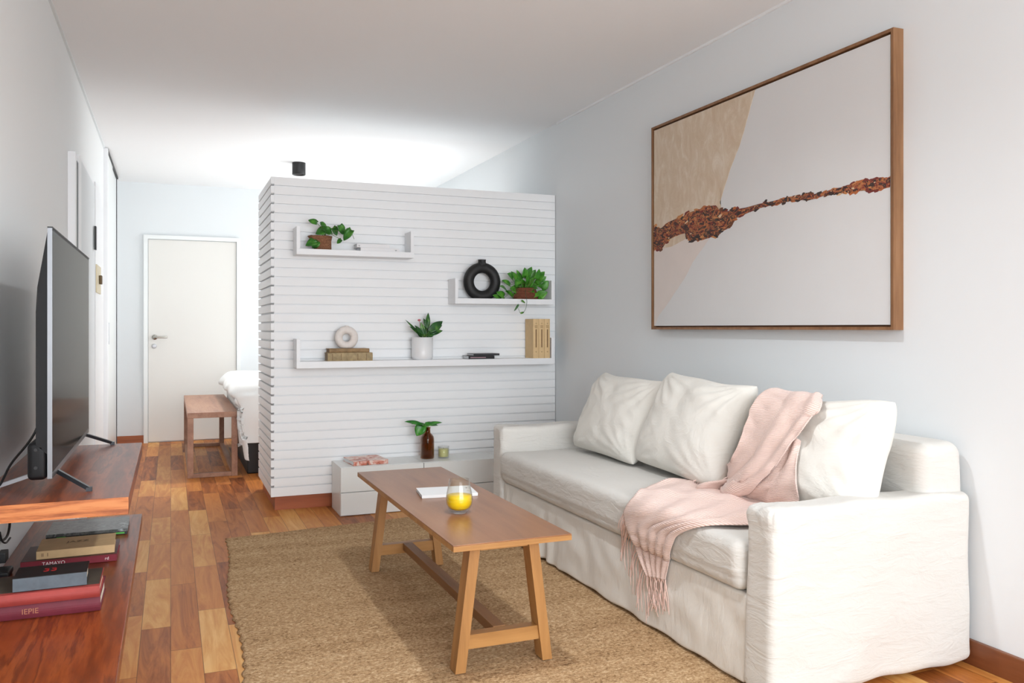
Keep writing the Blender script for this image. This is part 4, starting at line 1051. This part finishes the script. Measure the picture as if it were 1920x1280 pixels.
def dab(px, py, ry, rz, rot, mi, off):
    c = on_x(px, py, CXp); n = 14; vs = []
    if not (PY_N + g_ + ry * .5 < c.y < PY_F - g_ + .002): return
    cen = bm.verts.new((CXp - off - 0.002, c.y, c.z))
    for k in range(n):
        a = 2 * math.pi * k / n; q = random.uniform(0.75, 1.15)
        y, z = ry * q * math.cos(a), rz * q * math.sin(a)
        yy = c.y + y * math.cos(rot) - z * math.sin(rot)
        vs.append(bm.verts.new((CXp - 0.0003, min(max(yy, PY_N + g_), PY_F - g_), c.z + y * math.sin(rot) + z * math.cos(rot))))
    for k in range(n):
        f = bm.faces.new((cen, vs[(k + 1) % n], vs[k])); f.material_index = mi
cnt = 0
for i in range(len(env) - 1):
    (xa, ta, ba), (xb, tb, bb_) = env[i], env[i + 1]
    num = int((xb - xa) * 0.22 * max(1.0, ((ba - ta) / 14) ** 1.0)) + 4
    for _ in range(num):
        s_ = random.random(); px = xa + (xb - xa) * s_; t_ = ta + (tb - ta) * s_; b_ = ba + (bb_ - ba) * s_
        v_ = random.random(); py = t_ + (b_ - t_) * v_; hgt = (b_ - t_)
        if px < 1290: wts = [4, 5, 3, 1, 1, 0.6]
        elif px < 1345: wts = [2, 1.5, 3, 5, 3, 1] if v_ > 0.4 else [5, 3, 3, 0.5, 1, 0.4]
        elif px < 1380: wts = [2, 2, 1.5, 4, 2, 0.5]
        elif px < 1500: wts = [2.5, 1.5, 3, 3, 2, 0.5]
        elif px < 1575: wts = [1, 1, 1.5, 6, 2, 0.2]
        else: wts = [5, 2, 4, 1, 2, 0.6]
        mi = random.choices(range(6), wts)[0]
        sz = min(0.024, 0.0016 * hgt * 0.45 + 0.005)
        dab(px, py, sz * random.uniform(0.9, 2.0), sz * random.uniform(0.35, 0.8), random.uniform(-0.5, 0.3), mi, random.uniform(0.0005, 0.004))
for _ in range(16): dab(random.uniform(1224, 1232), random.uniform(424, 466), 0.014, 0.009, 0, 3, 0.003)
for _ in range(14): dab(random.uniform(1286, 1292), random.uniform(424, 452), 0.010, 0.008, 0, 3, 0.0035)
link('paint_dabs', bm, pal, PT)

def rust_mix():
    m, nt, b = new_mat('mixed_rust_paint'); f = nz(nt, coords(nt, (1, 1, 1.8)), 13, 5, 0.65, 1.5)
    nt.links.new(ramp(nt, f, [(0.30, srgb(52, 42, 42)), (0.43, srgb(66, 46, 42)), (0.46, srgb(196, 130, 78)), (0.50, srgb(150, 72, 50)), (0.53, srgb(110, 50, 46)), (0.56, srgb(52, 42, 42)), (0.62, srgb(58, 46, 42)), (0.65, srgb(190, 128, 80)), (0.74, srgb(224, 194, 160))]), b.inputs['Base Color'])
    b.inputs['Roughness'].default_value = 0.7; bump(nt, b, f, 0.8, 0.006); return m
patch('rust_underpaint', [(a, t + 1) for a, t, b in env] + [(a, b - 1) for a, t, b in reversed(env)], rust_mix(), 0.0035, 0.008, 3)
# ------------------------------------------------------------------ bedroom: bench, bed, duvet, ceiling spot
ST = thing('wooden_bench', 'low open frame wooden bench standing at the foot of the bed', 'bench', (0.30, 7.8, 0))
bx0, bx1, by0, by1, bz = 0.118, 0.486, 6.88, 8.72, 0.503
o = bx('seat', bx0, bx1, by0, by1, bz - 0.042, bz, M['stool'], ST, bev=0.002)
for x in (bx0, bx1 - 0.045):
    for y in (by0 + 0.001, by1 - 0.046):
        bx('leg', x + 0.0005, x + 0.0445, y, y + 0.045, 0, bz - 0.0425, M['stool'], ST, bev=0.002)
for y in (by0 + 0.004, by1 - 0.044): bx('stretcher', bx0 + 0.0455, bx1 - 0.0455, y, y + 0.038, 0.002, 0.032, M['stool'], ST)
for x in (bx0 + 0.004, bx1 - 0.041): bx('stretcher', x, x + 0.037, by0 + 0.047, by1 - 0.047, 0.002, 0.032, M['stool'], ST)
BED = thing('bed', 'bed with dark base behind the slatted partition', 'bed', (1.5, 7.8, 0))
bx('bed_base', 0.56, 2.45, 6.93, 8.75, 0.0, 0.30, M['black'], BED, bev=0.01)
bm = bmesh.new(); soft_box(bm, (0.56, 6.93, 0.301), (2.45, 8.75, 0.62), 0.05, (6, 6, 3)); link('mattress', bm, M['duvet'], BED, True)
# duvet sheet hanging over foot (x) and near side (y)
bm = bmesh.new(); ex0, ey0, zt_ = 0.565, 6.945, 0.735; NX, NY = 110, 110; hx, hy = 0.34, 0.44
xs_ = [-hx + (hx + 1.85) * (i / NX) ** 1.3 for i in range(NX + 1)]; ys_ = [-hy + (hy + 1.80) * (j / NY) ** 1.3 for j in range(NY + 1)]
R_ = 0.10
def edge_drop(s):            # s<0 beyond the edge
    if s >= R_: return s, 0.0
    q = (R_ - s)
    if q < R_ * math.pi / 2: a = q / R_; return R_ - R_ * math.sin(a), R_ * (1 - math.cos(a))
    return 0.0, R_ + (q - R_ * math.pi / 2)
V = []
for i, sx in enumerate(xs_):
    row = []
    for j, sy in enumerate(ys_):
        ax_, dx_ = edge_drop(sx); ay_, dy_ = edge_drop(sy)
        drop = math.hypot(dx_, dy_) if (dx_ > 0 and dy_ > 0) else max(dx_, dy_)
        x, y = ex0 + ax_ - 0.10, ey0 + ay_ - 0.07
        flare = max(0, drop - R_)
        if dx_ > 0: x -= 0.008 * math.sin(sy * 9) * min(1, dx_ / R_) + 0.03 * math.exp(-((dx_ - 0.10) / 0.07) ** 2)
        if dy_ > R_: y -= 0.020 * math.sin(sx * 14) + 0.03 * flare
        if dx_ > R_ and dy_ > R_: x += 0.20 * flare; y -= 0.02
        p = Vector((x, y, zt_ - drop))
        p += Vector((ns(p, 5, 1), ns(p, 5, 2), ns(p, 4, 3))) * 0.014
        if y > 6.86 and p.z < 0.62: p.x = max(p.x, 0.46 + 0.05 * min(1, (0.62 - p.z) / 0.09))
        row.append(bm.verts.new(p))
    V.append(row)
for i in range(NX):
    for j in range(NY): bm.faces.new((V[i][j], V[i + 1][j], V[i + 1][j + 1], V[i][j + 1]))
o = link('duvet', bm, M['duvet'], None, True); md = o.modifiers.new('thickness', 'SOLIDIFY'); md.thickness = 0.03; md.offset = -1
tag(o, 'puffy white duvet hanging over the foot corner of the bed', 'duvet')
SP = thing('ceiling_spotlight', 'black cylindrical spotlight fixed to the ceiling above the partition', 'lamp', (1.052, 7.58, H))
bm = bmesh.new(); lathe(bm, [(0.057, 0.0), (0.058, -0.002), (0.058, -0.105), (0.054, -0.108), (0.050, -0.104), (0.048, -0.085)][::-1], (1.052, 7.58, H), 40); bmesh.ops.recalc_face_normals(bm, faces=bm.faces[:]); link('housing', bm, M['black'], SP, True)
bm = bmesh.new(); lathe(bm, [(0.046, -0.090), (0.046, -0.094)], (1.052, 7.58, H), 30); bmesh.ops.recalc_face_normals(bm, faces=bm.faces[:]); link('lens', bm, plain('frosted_lens', srgb(120, 120, 120), 0.3), SP)
FILL_SPOT = thing('ceiling_spotlight', 'added fill light, black cylindrical spotlight on the ceiling above the coffee table', 'lamp', (1.052, 2.4, H))  # added lamp outside the view, brightens the rug and sofa seat
for ch in SP.children:
    c2 = ch.copy(); C.objects.link(c2); c2.parent = FILL_SPOT
sp = bpy.data.lights.new('spotlight_beam', 'SPOT'); sp.energy = 110; sp.spot_size = math.radians(110); sp.spot_blend = 0.8; sp.shadow_soft_size = 0.045
sp.color = (0.98, 0.97, 0.95)
spo = bpy.data.objects.new('spotlight_beam', sp); C.objects.link(spo); spo.location = (1.052, 7.58, H - 0.12)
sq = sp.copy(); sq.energy = 72; sq.spot_size = math.radians(150); sq.spot_blend = 1.0; sq.color = (0.92, 0.965, 1.0)  # fill beam of the added lamp over the coffee table
sqo = bpy.data.objects.new('spotlight_beam', sq); C.objects.link(sqo); sqo.location = (1.052, 2.4, H - 0.12)
